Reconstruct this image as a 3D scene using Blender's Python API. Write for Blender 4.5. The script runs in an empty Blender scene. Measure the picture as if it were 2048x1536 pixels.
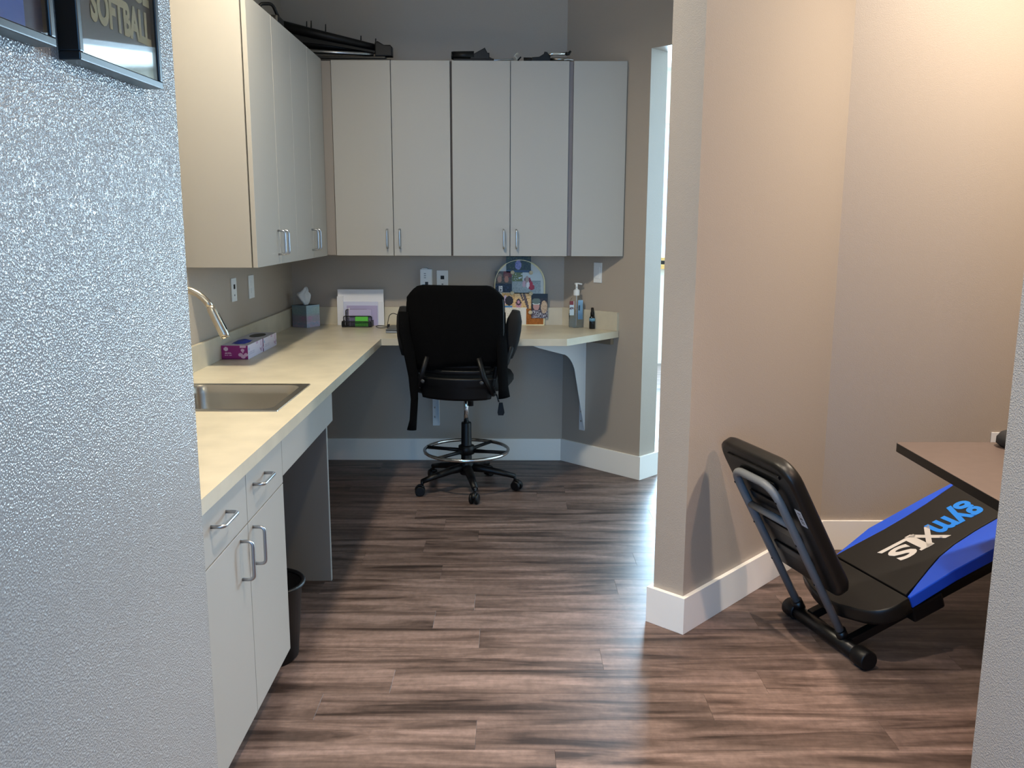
import bpy, bmesh, math, random
from mathutils import Vector, Matrix
C = bpy.context.scene.collection
S = bpy.context.scene
random.seed(7)
# ------------------------------------------------------------------ camera
F, PITCH, YAW, ROLL, EYE = 1753.0, 0.1809, -0.0032, 0.0033, 1.4783
def to_world(X2, U2, D):
    cr, sr = math.cos(ROLL), math.sin(ROLL); X = cr*X2-sr*U2; U = sr*X2+cr*U2
    cp, sp = math.cos(PITCH), math.sin(PITCH); Y = cp*D+sp*U; Z = -sp*D+cp*U
    cy, sy = math.cos(YAW), math.sin(YAW)
    return Vector((cy*X-sy*Y, sy*X+cy*Y, Z))
cd = bpy.data.cameras.new('camera'); cam = bpy.data.objects.new('camera', cd); C.objects.link(cam)
rt, up, fw = to_world(1, 0, 0), to_world(0, 1, 0), to_world(0, 0, 1)
M = Matrix.Identity(4)
for i in range(3):
    M[i][0], M[i][1], M[i][2] = rt[i], up[i], -fw[i]
M[2][3] = EYE
cam.matrix_world = M
cd.sensor_width = 36; cd.lens = F/2048*36; cd.clip_start = .02; cd.clip_end = 100
S.camera = cam
# ------------------------------------------------------------------ view, world, lights
S.view_settings.view_transform = 'Standard'; S.view_settings.look = 'None'
S.view_settings.exposure = 0.0; S.view_settings.gamma = 1; S.view_settings.use_curve_mapping = False
W = bpy.data.worlds.new('world'); S.world = W; W.use_nodes = True
W.node_tree.nodes['Background'].inputs[0].default_value = (.35, .62, 1, 1)
W.node_tree.nodes['Background'].inputs[1].default_value = 4.0
def area(name, loc, to, sx, sy, power, col, shape='RECTANGLE', spread=180):
    l = bpy.data.lights.new(name, 'AREA'); l.shape = shape; l.size = sx
    if shape in ('RECTANGLE', 'ELLIPSE'): l.size_y = sy
    l.energy = power; l.color = col; l.spread = math.radians(spread)
    o = bpy.data.objects.new(name, l); C.objects.link(o); o.location = loc
    o.rotation_euler = (Vector(to)-Vector(loc)).to_track_quat('-Z', 'Y').to_euler()
    return o
area('can_light_sink', (-.72, 3.10, 3.005), (-.72, 3.10, 0), .16, .16, 44, (1, .89, .68), 'DISK', 158)
area('can_light_gym_front', (2.1, .8, 3.005), (2.1, .8, 0), .16, .16, 40, (1, .66, .48), 'DISK', 150)
area('can_light_gym_back', (2.1, 3.0, 3.005), (2.1, 3.0, 0), .16, .16, 62, (1, .84, .66), 'DISK', 165)
area('can_light_hall', (.1, -.4, 3.005), (.1, -.4, 0), .16, .16, 30, (1, .86, .52), 'DISK', 150)
area('added_entry_fill', (.35, 1.95, 3.005), (.35, 1.95, 0), .16, .16, 14, (1, .84, .68), 'DISK', 68)  # added fill that brightens the front floor; no known lamp here
area('daylight_hall_window', (.2, -2.92, 1.6), (.2, 0, 1.5), 2.0, 1.8, 16, (.10, .45, 1))
area('added_side_fill', (-.72, -1.1, 1.5), (1, -.6, 1.4), 1.6, 1.5, 110, (.02, .40, 1))  # added blue fill for the near right wall; the wall behind has no window
area('daylight_north_window', (2.9, 9.28, 1.8), (2.9, 5, 1.4), 3.4, 1.3, 1000, (.52, .78, 1))
area('daylight_east_window', (5.08, 6.7, 1.7), (1, 6.0, 1.2), 3.6, 1.7, 60, (.50, .82, 1))
# ------------------------------------------------------------------ materials
def lin(h):
    h = h.lstrip('#'); r = [int(h[i:i+2], 16)/255 for i in (0, 2, 4)]
    return tuple(((c/12.92) if c <= .04045 else ((c+.055)/1.055)**2.4) for c in r)+(1,)
MATS = {}
def mat(name, col, rough=.6, metal=0, bump=None, var=None, spec=.5, trans=0, alpha=1, coat=0, ior=1.45):
    if name in MATS: return MATS[name]
    m = bpy.data.materials.new(name); m.use_nodes = True; nt = m.node_tree; b = nt.nodes['Principled BSDF']
    c = lin(col) if isinstance(col, str) else tuple(col)
    b.inputs['Base Color'].default_value = c; b.inputs['Roughness'].default_value = rough
    b.inputs['Metallic'].default_value = metal; b.inputs['Specular IOR Level'].default_value = spec
    b.inputs['Transmission Weight'].default_value = trans; b.inputs['Alpha'].default_value = alpha
    b.inputs['Coat Weight'].default_value = coat; b.inputs['IOR'].default_value = ior
    tc = nt.nodes.new('ShaderNodeTexCoord')
    if var:                       # (scale, amount[, stretch])
        n = nt.nodes.new('ShaderNodeTexNoise'); n.inputs['Scale'].default_value = var[0]; n.inputs['Detail'].default_value = 6
        mp = nt.nodes.new('ShaderNodeMapping'); mp.inputs['Scale'].default_value = var[2] if len(var) > 2 else (1, 1, 1)
        nt.links.new(tc.outputs['Object'], mp.inputs[0]); nt.links.new(mp.outputs[0], n.inputs['Vector'])
        r = nt.nodes.new('ShaderNodeValToRGB'); a = var[1]
        r.color_ramp.elements[0].position = .3; r.color_ramp.elements[1].position = .7
        r.color_ramp.elements[0].color = tuple(x*(1-a) for x in c[:3])+(1,)
        r.color_ramp.elements[1].color = tuple(min(1, x*(1+a)) for x in c[:3])+(1,)
        nt.links.new(n.outputs['Fac'], r.inputs[0]); nt.links.new(r.outputs[0], b.inputs['Base Color'])
    if bump:                      # (scale, strength, distance)
        if len(bump) > 3:
            n = nt.nodes.new('ShaderNodeTexVoronoi'); n.inputs['Scale'].default_value = bump[0]; n.feature = 'SMOOTH_F1'; n.inputs['Smoothness'].default_value = .35
        else:
            n = nt.nodes.new('ShaderNodeTexNoise'); n.inputs['Scale'].default_value = bump[0]; n.inputs['Detail'].default_value = 3
        nt.links.new(tc.outputs['Object'], n.inputs['Vector'])
        bp = nt.nodes.new('ShaderNodeBump'); bp.inputs['Strength'].default_value = bump[1]; bp.inputs['Distance'].default_value = bump[2]
        nt.links.new(n.outputs[0], bp.inputs['Height']); nt.links.new(bp.outputs[0], b.inputs['Normal'])
    MATS[name] = m
    return m
def glow(name, col, s):
    m = bpy.data.materials.new(name); m.use_nodes = True; b = m.node_tree.nodes['Principled BSDF']
    b.inputs['Emission Color'].default_value = tuple(col)+(1,); b.inputs['Emission Strength'].default_value = s
    return m
m_wall = mat('wall_paint_taupe', '#aca195', .45, bump=(260, .35, .002))
m_wallnear = mat('wall_paint_orange_peel', '#a6a6a6', .22, bump=(270, .62, .0024, 1), spec=.7)
m_wallw = mat('wall_paint_cream', '#e9e4d6', .6)
m_ceil = mat('ceiling_white', '#dedbd4', .8)
m_trim = mat('trim_white', '#f3f1ec', .4)
m_cab = mat('laminate_grey', '#a8a5a0', .42, bump=(600, .05, .001))
m_cabin = mat('cabinet_gap_dark', '#4c4543', .7)
m_top = mat('laminate_cream_mottled', '#c6bda9', .34, var=(7, .10))
m_steel = mat('stainless_steel', '#b9b4ab', .28, metal=1, bump=(200, .05, .0005))
m_nickel = mat('brushed_nickel', '#c9c2b5', .25, metal=1)
m_chrome = mat('chrome', '#e0e4e8', .12, metal=1)
m_alu = mat('satin_aluminium_handle', '#b3b6bb', .3, metal=1)
m_blk = mat('black_plastic', '#0b0b0d', .45, spec=.35)
m_blkm = mat('black_mesh_fabric', '#0c0c0e', .85, bump=(900, .5, .001))
m_cloth = mat('black_knit_cloth', '#060607', .95, bump=(300, .6, .002), spec=.1)
m_vinyl = mat('black_vinyl', '#131210', .40, bump=(500, .25, .0006))
m_blkmet = mat('black_powder_coated_steel', '#0a0a0b', .36)
m_grey = mat('grey_powder_coated_steel', '#77797b', .42)
m_blue = mat('blue_vinyl', '#2358de', .36, bump=(500, .2, .0005))
m_white = mat('white_plastic', '#e3e6e8', .4)
m_paper = mat('white_paper', '#e4e5ec', .7)
m_lilac = mat('lilac_paper', '#b7aed4', .7)
m_green = mat('green_sticky_note', '#63c64e', .7)
m_frame = mat('black_frame_lacquer', '#0f1216', .3)
m_desk = mat('grey_brown_laminate', '#655853', .4, var=(30, .05))
m_clear = mat('clear_plastic', '#ffffff', .04, trans=1, ior=1.08)
m_gel = mat('clear_gel', '#f2f8fc', .03, trans=1, ior=1.12)
m_glass = mat('pane_glass', '#ffffff', .02, trans=1, ior=1.45)
m_tissue = mat('tissue_paper', '#dfe5ea', .85)
m_wirem = mat('black_wire_mesh', '#111112', .5)
m_cork = mat('cork', '#a5642f', .9, var=(120, .25))
m_cream = mat('cream_frame', '#e9e3bf', .5)
m_cable = mat('black_cable', '#0d0d0e', .5)
m_lapt = mat('silver_grey_plastic', '#8d9196', .35, metal=.4)
m_sill = mat('oak_wood', '#c79c5e', .5, var=(20, .15, (1, 12, 1)))
# floor planks: streaky brown vinyl, every plank takes its own slice of the grain
m_plank = bpy.data.materials.new('vinyl_plank_brown'); m_plank.use_nodes = True
nt = m_plank.node_tree; b = nt.nodes['Principled BSDF']
b.inputs['Roughness'].default_value = .38; b.inputs['Specular IOR Level'].default_value = .24
g = nt.nodes.new('ShaderNodeNewGeometry'); oi = nt.nodes.new('ShaderNodeObjectInfo')
mu = nt.nodes.new('ShaderNodeVectorMath'); mu.operation = 'SCALE'; mu.inputs[3].default_value = 37
cb = nt.nodes.new('ShaderNodeCombineXYZ')
nt.links.new(oi.outputs['Random'], cb.inputs[0]); nt.links.new(oi.outputs['Random'], cb.inputs[2]); nt.links.new(cb.outputs[0], mu.inputs[0])
ad = nt.nodes.new('ShaderNodeVectorMath'); ad.operation = 'ADD'
nt.links.new(g.outputs['Position'], ad.inputs[0]); nt.links.new(mu.outputs[0], ad.inputs[1])
def nz(scale, st, det=5, rough=.55, dist=0):
    mp = nt.nodes.new('ShaderNodeMapping'); mp.inputs['Scale'].default_value = st
    nt.links.new(ad.outputs[0], mp.inputs[0])
    n = nt.nodes.new('ShaderNodeTexNoise'); n.inputs['Scale'].default_value = scale; n.inputs['Detail'].default_value = det
    n.inputs['Roughness'].default_value = rough; n.inputs['Distortion'].default_value = dist
    nt.links.new(mp.outputs[0], n.inputs['Vector']); return n
n1 = nz(1.7, (1.0, 9, 1), 4, .55, .8)      # broad dark bands
n2 = nz(14, (.7, 9, 1), 8, .7)           # fine grain
n3 = nz(26, (1.6, 1.2, 1), 3, .6)         # saw marks / blotches
r1 = nt.nodes.new('ShaderNodeValToRGB'); e = r1.color_ramp.elements
e[0].position = .33; e[0].color = lin('#382d29'); e[1].position = .68; e[1].color = lin('#83706a')
x = r1.color_ramp.elements.new(.48); x.color = lin('#63534d')
nt.links.new(n1.outputs['Fac'], r1.inputs[0])
r2 = nt.nodes.new('ShaderNodeValToRGB'); e = r2.color_ramp.elements
e[0].position = .35; e[0].color = (.82, .82, .82, 1); e[1].position = .68; e[1].color = (1.08, 1.07, 1.06, 1)
nt.links.new(n2.outputs['Fac'], r2.inputs[0])
r3 = nt.nodes.new('ShaderNodeValToRGB'); e = r3.color_ramp.elements
e[0].position = .36; e[0].color = (.88, .88, .88, 1); e[1].position = .62; e[1].color = (1.08, 1.08, 1.08, 1)
nt.links.new(n3.outputs['Fac'], r3.inputs[0])
def mulc(a, c):
    mx = nt.nodes.new('ShaderNodeMix'); mx.data_type = 'RGBA'; mx.blend_type = 'MULTIPLY'; mx.inputs[0].default_value = 1
    nt.links.new(a, mx.inputs[6]); nt.links.new(c, mx.inputs[7]); return mx.outputs[2]
mr = nt.nodes.new('ShaderNodeMapRange'); mr.inputs[3].default_value = .82; mr.inputs[4].default_value = 1.15
nt.links.new(oi.outputs['Random'], mr.inputs[0])
o1 = mulc(r1.outputs[0], r2.outputs[0]); o2 = mulc(o1, r3.outputs[0]); o3 = mulc(o2, mr.outputs[0])
nt.links.new(o3, b.inputs['Base Color'])
bp = nt.nodes.new('ShaderNodeBump'); bp.inputs['Strength'].default_value = .25; bp.inputs['Distance'].default_value = .001
nt.links.new(n2.outputs['Fac'], bp.inputs['Height']); nt.links.new(bp.outputs[0], b.inputs['Normal'])
# flat print: colours carried by the mesh
m_print = bpy.data.materials.new('printed_card'); m_print.use_nodes = True
at = m_print.node_tree.nodes.new('ShaderNodeAttribute'); at.attribute_name = 'ink'
pb = m_print.node_tree.nodes['Principled BSDF']; pb.inputs['Roughness'].default_value = .4
m_print.node_tree.links.new(at.outputs['Color'], pb.inputs['Base Color'])
# ------------------------------------------------------------------ mesh helpers
class MB:
    def __init__(s): s.bm = bmesh.new()
    def box(s, x0, x1, y0, y1, z0, z1, bev=0, T=None, seg=2):
        t = bmesh.new(); r = bmesh.ops.create_cube(t, size=1)
        for v in t.verts: v.co = Vector(((x0+x1)/2+v.co.x*(x1-x0), (y0+y1)/2+v.co.y*(y1-y0), (z0+z1)/2+v.co.z*(z1-z0)))
        if bev: bmesh.ops.bevel(t, geom=t.edges[:], offset=bev, segments=seg, affect='EDGES', profile=.6)
        s._add(t, T); return s
    def prism(s, pts, z0, z1, bev=0, T=None, seg=2):     # polygon in xy, extruded in z
        t = bmesh.new(); a = [t.verts.new((p[0], p[1], z0)) for p in pts]; c = [t.verts.new((p[0], p[1], z1)) for p in pts]
        n = len(pts); t.faces.new(a[::-1]); t.faces.new(c)
        for i in range(n): t.faces.new((a[i], a[(i+1) % n], c[(i+1) % n], c[i]))
        bmesh.ops.recalc_face_normals(t, faces=t.faces)
        if bev: bmesh.ops.bevel(t, geom=[e for e in t.edges if abs(e.verts[0].co.z-e.verts[1].co.z) < 1e-9], offset=bev, segments=seg, affect='EDGES', profile=.6)
        s._add(t, T); return s
    def tube(s, pts, r, seg=12, T=None, rads=None, flat=1, closed=False, cap=True):
        t = bmesh.new(); pts = [Vector(p) for p in pts]; n = len(pts); rings = []; prev = None
        for i, p in enumerate(pts):
            if closed: d = pts[(i+1) % n]-pts[i-1]
            else: d = pts[min(i+1, n-1)]-pts[max(i-1, 0)]
            d.normalize()
            if prev is None: u = d.orthogonal().normalized() if abs(d.z) > .95 else d.cross(Vector((0, 0, 1))).normalized()
            else: u = (prev-d*prev.dot(d)).normalized()
            prev = u; w = d.cross(u); rr = rads[i] if rads else r
            rings.append([t.verts.new(p+u*math.cos(k*2*math.pi/seg)*rr+w*math.sin(k*2*math.pi/seg)*rr*flat) for k in range(seg)])
        m = n if closed else n-1
        for i in range(m):
            A, B = rings[i], rings[(i+1) % n]
            for k in range(seg): t.faces.new((A[k], A[(k+1) % seg], B[(k+1) % seg], B[k]))
        if not closed and cap: t.faces.new(rings[0][::-1]); t.faces.new(rings[-1])
        for f in t.faces: f.smooth = True
        for f in t.faces:
            if len(f.verts) > 4: f.smooth = False
        bmesh.ops.recalc_face_normals(t, faces=t.faces)
        s._add(t, T); return s
    def lathe(s, prof, seg=24, T=None, sx=1, sy=1):       # prof: (r, z)
        t = bmesh.new(); rings = []
        for r, z in prof:
            rings.append([t.verts.new((max(r, 1e-4)*math.cos(k*2*math.pi/seg)*sx, max(r, 1e-4)*math.sin(k*2*math.pi/seg)*sy, z)) for k in range(seg)])
        for A, B in zip(rings, rings[1:]):
            for k in range(seg): t.faces.new((A[k], A[(k+1) % seg], B[(k+1) % seg], B[k])).smooth = True
        t.faces.new(rings[0][::-1]); t.faces.new(rings[-1])
        bmesh.ops.recalc_face_normals(t, faces=t.faces); s._add(t, T); return s
    def grid(s, P, thick=0, T=None):                      # P[i][j] points; optional solid thickness along normals
        t = bmesh.new(); V = [[t.verts.new(p) for p in row] for row in P]
        for i in range(len(V)-1):
            for j in range(len(V[0])-1): t.faces.new((V[i][j], V[i+1][j], V[i+1][j+1], V[i][j+1])).smooth = True
        if thick:
            bmesh.ops.recalc_face_normals(t, faces=t.faces)
            bmesh.ops.solidify(t, geom=t.faces[:], thickness=thick)
            for f in t.faces: f.smooth = True
        s._add(t, T); return s
    def _add(s, t, T):
        if T is not None: t.transform(T)
        me = bpy.data.meshes.new('t'); t.to_mesh(me); t.free(); s.bm.from_mesh(me); bpy.data.meshes.remove(me)
    def build(s, name, m, parent=None, T=None):
        me = bpy.data.meshes.new(name)
        if T is not None: s.bm.transform(T)
        s.bm.to_mesh(me); s.bm.free()
        me.materials.append(m); o = bpy.data.objects.new(name, me); C.objects.link(o)
        if parent: o.parent = parent; o.matrix_parent_inverse = Matrix.Translation(-parent.location) @ Matrix.Identity(4) if parent.type == 'EMPTY' and parent.parent is None else Matrix.Identity(4)
        return o
# everything is modelled in world coordinates; an Empty marks the base of each thing
def thing(name, label, cat, loc, group=None):
    o = bpy.data.objects.new(name, None); C.objects.link(o); o.location = loc; o.empty_display_size = .1
    o['label'] = label; o['category'] = cat
    if group: o['group'] = group
    return o
def tag(o, label, cat, group=None):
    o['label'] = label; o['category'] = cat
    if group: o['group'] = group
    return o
def struct(name, mb, m):
    o = mb.build(name, m); o['kind'] = 'structure'; return o
def bez(p0, p1, p2, n=8):
    p0, p1, p2 = Vector(p0), Vector(p1), Vector(p2)
    return [p0*(1-t)**2+p1*2*t*(1-t)+p2*t*t for t in [i/n for i in range(n+1)]]
def rounded(pts, r, n=5, closed=False):                   # round the corners of a polyline
    pts = [Vector(p) for p in pts]; out = []; N = len(pts)
    for i, p in enumerate(pts):
        if not closed and i in (0, N-1): out.append(p); continue
        a, c = pts[i-1], pts[(i+1) % N]; da, dc = (a-p), (c-p)
        ra = min(r, da.length*.49); rc = min(r, dc.length*.49)
        out += bez(p+da.normalized()*ra, p, p+dc.normalized()*rc, n)
    return out
def frame_mat(o, X, Y, Z):
    T = Matrix.Identity(4)
    for i in range(3): T[i][0], T[i][1], T[i][2], T[i][3] = X[i], Y[i], Z[i], o[i]
    return T
def text(body, name, T, w, h, m, parent, depth=.0008, bold=0.0, shear=0):
    cu = bpy.data.curves.new(name, 'FONT'); cu.body = body; cu.offset = bold; cu.extrude = .02; cu.shear = shear; cu.resolution_u = 4
    o = bpy.data.objects.new(name, cu); C.objects.link(o)
    me = bpy.data.meshes.new_from_object(o.evaluated_get(bpy.context.evaluated_depsgraph_get()))
    bpy.data.objects.remove(o)
    xs = [v.co.x for v in me.vertices]; ys = [v.co.y for v in me.vertices]
    x0, x1, y0, y1 = min(xs), max(xs), min(ys), max(ys)
    for v in me.vertices:
        v.co = T @ Vector(((v.co.x-x0)/(x1-x0)*w, (v.co.y-y0)/(y1-y0)*h, depth*(v.co.z+.02)/.04))
    me.materials.clear(); me.materials.append(m); me.name = name
    ob = bpy.data.objects.new(name, me); C.objects.link(ob)
    if parent: ob.parent = parent; ob.matrix_parent_inverse = Matrix.Translation(-parent.location) if parent.type == 'EMPTY' else Matrix.Identity(4)
    return ob
def card(name, T, w, h, nx, ny, fn, parent=None, th=.0006):
    """thin solid card in its own xy plane whose front carries flat print fn(u, v) -> hex/rgb"""
    me = bpy.data.meshes.new(name); V = []; Fc = []; col = []
    for j in range(ny+1):
        for i in range(nx+1): V.append(T @ Vector((i/nx*w, j/ny*h, th)))
    for j in range(ny):
        for i in range(nx):
            a = j*(nx+1)+i; Fc.append((a, a+1, a+nx+2, a+nx+1))
            c = fn((i+.5)/nx, (j+.5)/ny); col.append(lin(c) if isinstance(c, str) else tuple(c)+(1,))
    k = len(V)
    for p in ((0, 0), (w, 0), (w, h), (0, h)): V.append(T @ Vector((p[0], p[1], 0)))
    cn = (0, nx, (ny+1)*(nx+1)-1, ny*(nx+1))
    Fc.append((k+3, k+2, k+1, k)); edge = (.6, .6, .6, 1); col.append(edge)
    for q in range(4): Fc.append((k+q, k+(q+1) % 4, cn[(q+1) % 4], cn[q])); col.append(edge)
    me.from_pydata(V, [], Fc); me.materials.append(m_print)
    ca = me.color_attributes.new('ink', 'FLOAT_COLOR', 'CORNER'); q = 0
    for p, c in zip(me.polygons, col):
        for _ in p.loop_indices: ca.data[q].color = c; q += 1
    o = bpy.data.objects.new(name, me); C.objects.link(o)
    if parent: o.parent = parent; o.matrix_parent_inverse = Matrix.Translation(-parent.location) if parent.type == 'EMPTY' else Matrix.Identity(4)
    return o
def hsh(i, j=0):
    return (math.sin(i*127.1+j*311.7)*43758.5453) % 1
R2 = math.sqrt(.5)
# ------------------------------------------------------------------ setting
CE = 3.02
# floor: base slab with every plank of the room on it
fl = struct('floor', MB().box(-2.6, 5.3, -3.1, 9.6, -.06, -.0065), mat('subfloor', '#2b231e', .9))
PW, PL, GAP = .1525, 1.215, .0005
ends = {round(2.5805+.1525*0, 3): -.38, 2.428: -.59, 2.276: -.095, 2.733: .322, 2.885: -.105, 3.190: -.134, 3.495: -.29, 3.648: .565}
pm = MB().box(0, PL-GAP, 0, PW-GAP, -.0065, 0, .0003, seg=1); po = pm.build('plank', m_plank, fl); pmesh = po.data
first = True
for k in range(-9, 20):
    y = 2.5805+k*PW
    x = next((v for q, v in ends.items() if abs(q-y) < .02), -.9+hsh(k, 3)*PL)
    while x > -1.36: x -= PL
    while x < 3.75:
        xa, xb = max(x, -1.36), min(x+PL, 3.8)
        if xb-xa > .05:
            if xb-xa > PL-.01:
                if first: o = po; first = False
                else: o = bpy.data.objects.new('plank', pmesh); C.objects.link(o); o.parent = fl
                o.location = (x, y, 0)
            else:
                MB().box(xa, xb-GAP, y, y+PW-GAP, -.0065, 0, .0003, seg=1).build('plank', m_plank, fl)
        x += PL
mb = MB().box(-2.6, 5.3, -3.1, 2.5805-9*PW, -.0065, 0).box(-2.6, 5.3, 2.5805+20*PW, 9.6, -.0065, 0)
mb.box(3.8, 5.3, 2.5805-9*PW, 2.5805+20*PW, -.0065, 0).box(-2.6, -1.36, 2.5805-9*PW, 2.5805+20*PW, -.0065, 0)
o = mb.build('outer_flooring', m_plank, fl)
struct('ceiling', MB().box(-2.6, 5.3, -3.1, 9.6, CE, CE+.1), m_ceil)
YB, XL = 5.4026, -1.3335
struct('wall_left', MB().box(XL-.12, XL, 1.95, YB+.12, 0, CE), m_wall)
struct('wall_back', MB().prism([(XL, YB), (.334, YB), (.46, YB+.12), (XL, YB+.12)], 0, CE), m_wall)
# diagonal wall with the corridor opening: x+y = 5.7366
KA = 5.7366
def diag(s, d=0, k=KA):   # point on the diagonal line; s along (1,-1), d behind it
    return ((k/2+s*R2*1.0)+d*R2, (k/2-s*R2)+d*R2)
def sof(x): return (x-KA/2)/R2
sA = sof(.334); sJ = sof(.763); WT = .152
wa = [diag(sA), diag(sJ), diag(sJ, WT), diag(sA, WT)]
struct('wall_angled', MB().prism(wa, 0, CE), m_wall)
sP = sJ+1.13
hd = [diag(sJ), diag(sP), diag(sP, WT), diag(sJ, WT)]
struct('wall_header', MB().prism(hd, 2.412, CE), m_wall)
# partition running (1,1) from the post; right face y-x = 2.376, left face 0.125 further left
PD = Vector((1, 1.059, 0)).normalized(); PN = Vector((PD.y, -PD.x, 0)); P0 = Vector((.637, 3.013, 0))
def pp(s_, o_):            # along the partition, offset to its right side
    v = P0+PD*s_+PN*o_; return (v.x, v.y)
YR = 3.857; LP = (YR-P0.y)/PD.y
struct('wall_partition', MB().prism([pp(0, 0), pp(LP+.16, 0), pp(LP+.16, -.128), pp(0, -.128)], 0, CE), m_wall)
struct('wall_gym_back', MB().box(P0.x+(YR-P0.y)/1.059-.01, 5.2, YR, YR+.12, 0, CE), m_wall)
struct('wall_gym_right', MB().box(4.3, 4.42, -3, YR, 0, CE), m_wall)
# near walls either side of the camera
w0 = Vector((-.682, 1.85, 0)); wd = Vector((math.sin(.026), math.cos(.026), 0)); wn = Vector((wd.y, -wd.x, 0))
q = [w0, w0-wd*5, w0-wd*5-wn*.13, w0-wn*.13]
q2 = [w0, w0-wd*5, w0-wd*5-wn*.13, w0-wd*.0-wn*.67]
struct('wall_near_left', MB().prism([(w0.x, w0.y), tuple((w0-wd*5)[:2]), tuple((w0-wd*5-wn*.13)[:2]), tuple((w0-wd*.13-wn*.13)[:2]), (-1.45, 1.80), (-1.45, 1.955), (-.683, 1.868)], 0, CE), m_wallnear)
struct('wall_near_right', MB().box(1.079, 1.20, -3, 1.85, 0, CE, .003), m_wallnear)
# hall end wall with window
mb = MB().box(-2.6, -.9, -3.1, -3, 0, CE).box(1.3, 5.2, -3.1, -3, 0, CE).box(-.9, 1.3, -3.1, -3, 0, .65).box(-.9, 1.3, -3.1, -3, 2.55, CE)
struct('wall_hall', mb, m_wall)
# far bright room seen through the corridor
mb = MB().box(-.4, 1.15, 9.35, 9.5, 0, CE).box(4.65, 5.3, 9.35, 9.5, 0, CE).box(1.15, 4.65, 9.35, 9.5, 0, 1.02).box(1.15, 4.65, 9.35, 9.5, 2.5, CE)
struct('wall_far', mb, m_wallw)
struct('wall_far_left', MB().box(-.5, -.4, YB+.12, 9.5, 0, CE), m_wallw)
mb = MB().box(5.15, 5.3, YR, 4.75, 0, CE).box(5.15, 5.3, 8.65, 9.5, 0, CE).box(5.15, 5.3, 4.75, 8.65, 0, .75).box(5.15, 5.3, 4.75, 8.65, 2.6, CE)
struct('wall_far_right', mb, m_wallw)
w = struct('window_1', MB().box(1.15, 4.65, 9.42, 9.46, 1.12, 1.16).box(1.15, 4.65, 9.42, 9.46, 2.46, 2.5).box(1.15, 1.19, 9.42, 9.46, 1.12, 2.5).box(2.85, 2.91, 9.42, 9.46, 1.12, 2.5).box(4.61, 4.65, 9.42, 9.46, 1.12, 2.5), m_trim)
MB().box(1.10, 4.70, 9.28, 9.42, 1.015, 1.06).build('window_sill', m_sill, w)
MB().box(1.10, 4.70, 9.33, 9.42, 1.10, 1.13).build('window_stool', m_sill, w)
MB().box(1.12, 4.68, 9.30, 9.40, 1.062, 1.098).build('dark_track', m_blkmet, w)
struct('baseboard_far', MB().box(-.4, 5.15, 9.335, 9.35, 0, .14), m_trim)
# baseboards
BH, BT = .14, .018
struct('baseboard_back', MB().box(XL+.001, .3258, YB-.014, YB, 0, BH, .0015), m_trim)
k2 = KA-BT*1.0
bj = [diag(sA, -.014), diag(sJ+BT*.9, -.014), diag(sJ+BT*.9, WT+BT), diag(sJ, WT+BT), diag(sJ, 0), diag(sA, 0)]
struct('baseboard_angled', MB().prism(bj, 0, BH, .0015), m_trim)
bp_ = [pp(-BT, BT), pp(LP-BT*.3, BT), pp(LP, 0), pp(0, 0), pp(0, -.128), pp(LP+.1, -.128), pp(LP+.1, -.128-BT), pp(-BT, -.128-BT)]
struct('baseboard_partition', MB().prism(bp_, 0, BH, .0015), m_trim)
struct('baseboard_gym', MB().box(1.43, 4.3, YR-.014, YR, 0, BH, .0015), m_trim)
# ------------------------------------------------------------------ handle
def handle(p, along, out, L, parent, m=m_alu, proj=.032, r=.0048):
    p, a, o_ = Vector(p), Vector(along), Vector(out)
    pts = rounded([p-a*L/2, p-a*L/2+o_*proj, p+a*L/2+o_*proj, p+a*L/2], .014, 5)
    return MB().tube(pts, r, 10).build('handle', m, parent)
X_, Y_, Z_ = Vector((1, 0, 0)), Vector((0, 1, 0)), Vector((0, 0, 1))
# upper cabinets on the left wall
XU, ZU, ZT, YU = -1.037, 1.296, 2.362, 5.072
def left_upper(y0, y1, ym, label, hz):
    t = thing('wall_cabinet', label, 'cabinet', (XU, (y0+y1)/2, ZU), 'wall cabinets above the sink counter')
    MB().box(XL, XU-.025, y0, y1-.0015, ZU, ZT, .001).build('body', m_cab, t)
    for a, c in ((y0, ym-.0018), (ym+.0018, y1-.0015)):
        d = MB().box(XU-.019, XU, a, c, ZU, ZT, .0012).build('door', m_cab, t)
        yh = c-.032 if a == y0 else a+.032
        handle((XU, yh, 1.392), Z_, X_, .105, d)
    return t
left_upper(3.642, 4.342, 4.015, 'near wall cabinet over the glove boxes with bright cream end panel', 0)
left_upper(4.342, 5.045, 4.70, 'far wall cabinet on left wall, next to the corner filler', 0)
f_ = MB().prism([(XL+.01, 5.05), (XU-.004, 5.05), (XU-.004, YU+.004), (-.992, YU+.004), (-.992, YU+.02), (XL+.01, YU+.02)], ZU+.003, ZT-.003).build('corner_filler', m_cabin)
f_.data.materials[0] = mat('laminate_taupe', '#8f8781', .5)
tag(f_, 'narrow recessed taupe filler strip in the corner between the wall cabinets', 'filler strip')
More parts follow.
